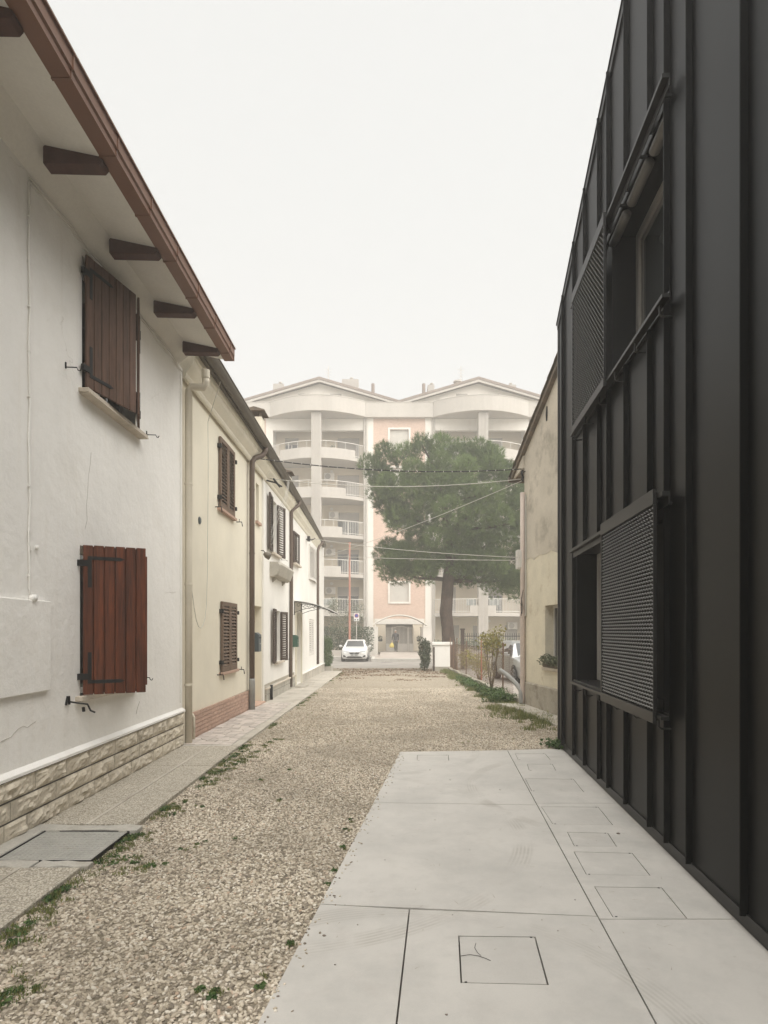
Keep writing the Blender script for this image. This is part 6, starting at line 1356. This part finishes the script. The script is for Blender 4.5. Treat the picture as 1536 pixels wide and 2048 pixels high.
np_mesh('crown', V, np.arange(n*3).reshape(-1,3), needle_mat, pine, nper=3, col=np.repeat(tint, 3))

# ------------------------------------------------------------------ overhead wires
def sagwire(a, b, sag, r, m, lab, ties=False, n=24):
    a, b = Vector(a), Vector(b); P = [a.lerp(b, i/n) - Vector((0,0,4*sag*(i/n)*(1-i/n))) for i in range(n+1)]
    t = thing('overhead_cable', P[n//2], lab, 'cable', 'wires across the lane')
    MB().tube(P, r, 6, cap=True).build('strand', m, t, smooth=True)
    if ties:
        q = MB()
        for i in range(1, 30):
            k = i/30; c = a.lerp(b, k) - Vector((0,0,4*sag*k*(1-k))); q.box(c.x-.007, c.x+.007, c.y-r*1.06, c.y+r*1.06, c.z-r*1.06, c.z+r*1.06)
        q.build('cable_tie', clip_mat, t)
gb = Gm(.1, 13.95, 0)
sagwire(Lm(.05, Ly(508), zz(917, 13.6)), (gb[0], 13.95, zz(938, 13.95)), .16, .0125, cable_black, 'thick black twisted cable with pale ties spanning the lane highest', True)
sagwire(Lm(.1, Ly(532), zz(957, 14.9)), (gb[0], 13.95, zz(958, 13.95)), .19, .0085, cable_white, 'pale cable spanning the lane just below the black cable')
sagwire(Lm(.1, Ly(612), zz(1075, 22)), (gb[0]-.05, 13.9, zz(1115, 13.9)), .10, .009, cable_white, 'upper of two pale cables running to the junction box')
sagwire(Lm(.1, Ly(648), zz(1111, 28)), (gb[0]-.05, 13.92, zz(1121, 13.92)), .03, .009, cable_white, 'lower of two pale cables running to the junction box')
sagwire((gb[0], 13.93, zz(962, 13.93)), Lm(.12, Ly(640), zz(1110, 26)), .12, .008, cable_white, 'pale cable slanting down across the pine crown')
t = thing('cable_bracket', Lm(0, Ly(537), 5.3), 'iron cable bracket on the cornice of the middle white house', 'bracket')
q = MB(Lm).tube([(0,Ly(530),5.42),(.22,Ly(533),5.40),(.34,Ly(537),5.36)], .02, 6).tube([(.2,Ly(531),5.46),(.3,Ly(536),5.34)], .025, 6); q.build('iron_arm', iron, t)
for k in range(3): MB(Lm).tube([(.33, Ly(552)+.1*k, 5.80), (.30, Ly(548)+.15*k, 5.3), (.12, Ly(540)+.2*k, 4.6), (.05, Ly(536)+.2*k, 4.0), (.06, Ly(533), 3.66+.03*k)], .006, 5).build('loose_cable', cable_white, label=('loose pale cable hanging before the left open shutter of the middle house', 'loose pale cable hanging in the middle before the open upper window', 'loose pale cable drooping farthest right before the open upper window')[k], cat='cable', smooth=True)
t = thing('cable_bracket', Lm(0, Ly(613), 5.0), 'iron cable bracket high on the far white house', 'bracket'); MB(Lm).tube([(0,Ly(612),zz(1078,22)),(.2,Ly(613),zz(1078,22)),(.3,Ly(614),zz(1074,22))], .022, 6).build('iron_arm', iron, t); MB(Lm).box(.05,.15,Ly(612)-.06,Ly(612)+.06,zz(1082,22),zz(1072,22)).build('clamp', iron, t)
# rooftop aerial on the cream house
q = MB(Lm).tube([(-.6, 13.2, 5.9), (-.6, 13.2, 7.0)], .012, 5)
for i in range(6): q.bar((-.85, 13.2-.02*i, 6.95-.05*i), (-.35, 13.2-.02*i, 6.93-.05*i), .008)
q.build('roof_aerial', iron, label='thin rooftop aerial above the cream house gutter', cat='aerial')

# ------------------------------------------------------------------ fog
hz = MB().box(-258, 258, -258, 258, -1.4, 27)
vm = bpy.data.materials.new('fog'); vm.use_nodes = True; t = vm.node_tree
for n_ in list(t.nodes):
    if n_.type == 'BSDF_PRINCIPLED': t.nodes.remove(n_)
pv = nn(t, 'ShaderNodeVolumePrincipled'); pv.inputs['Color'].default_value = (.985,.975,.955,1); pv.inputs['Density'].default_value = .0048; pv.inputs['Anisotropy'].default_value = .2
t.links.new(pv.outputs[0], t.nodes['Material Output'].inputs['Volume'])
hz.build('haze', vm, kind='stuff', label='thin pale fog filling the air of the whole place', cat='fog')
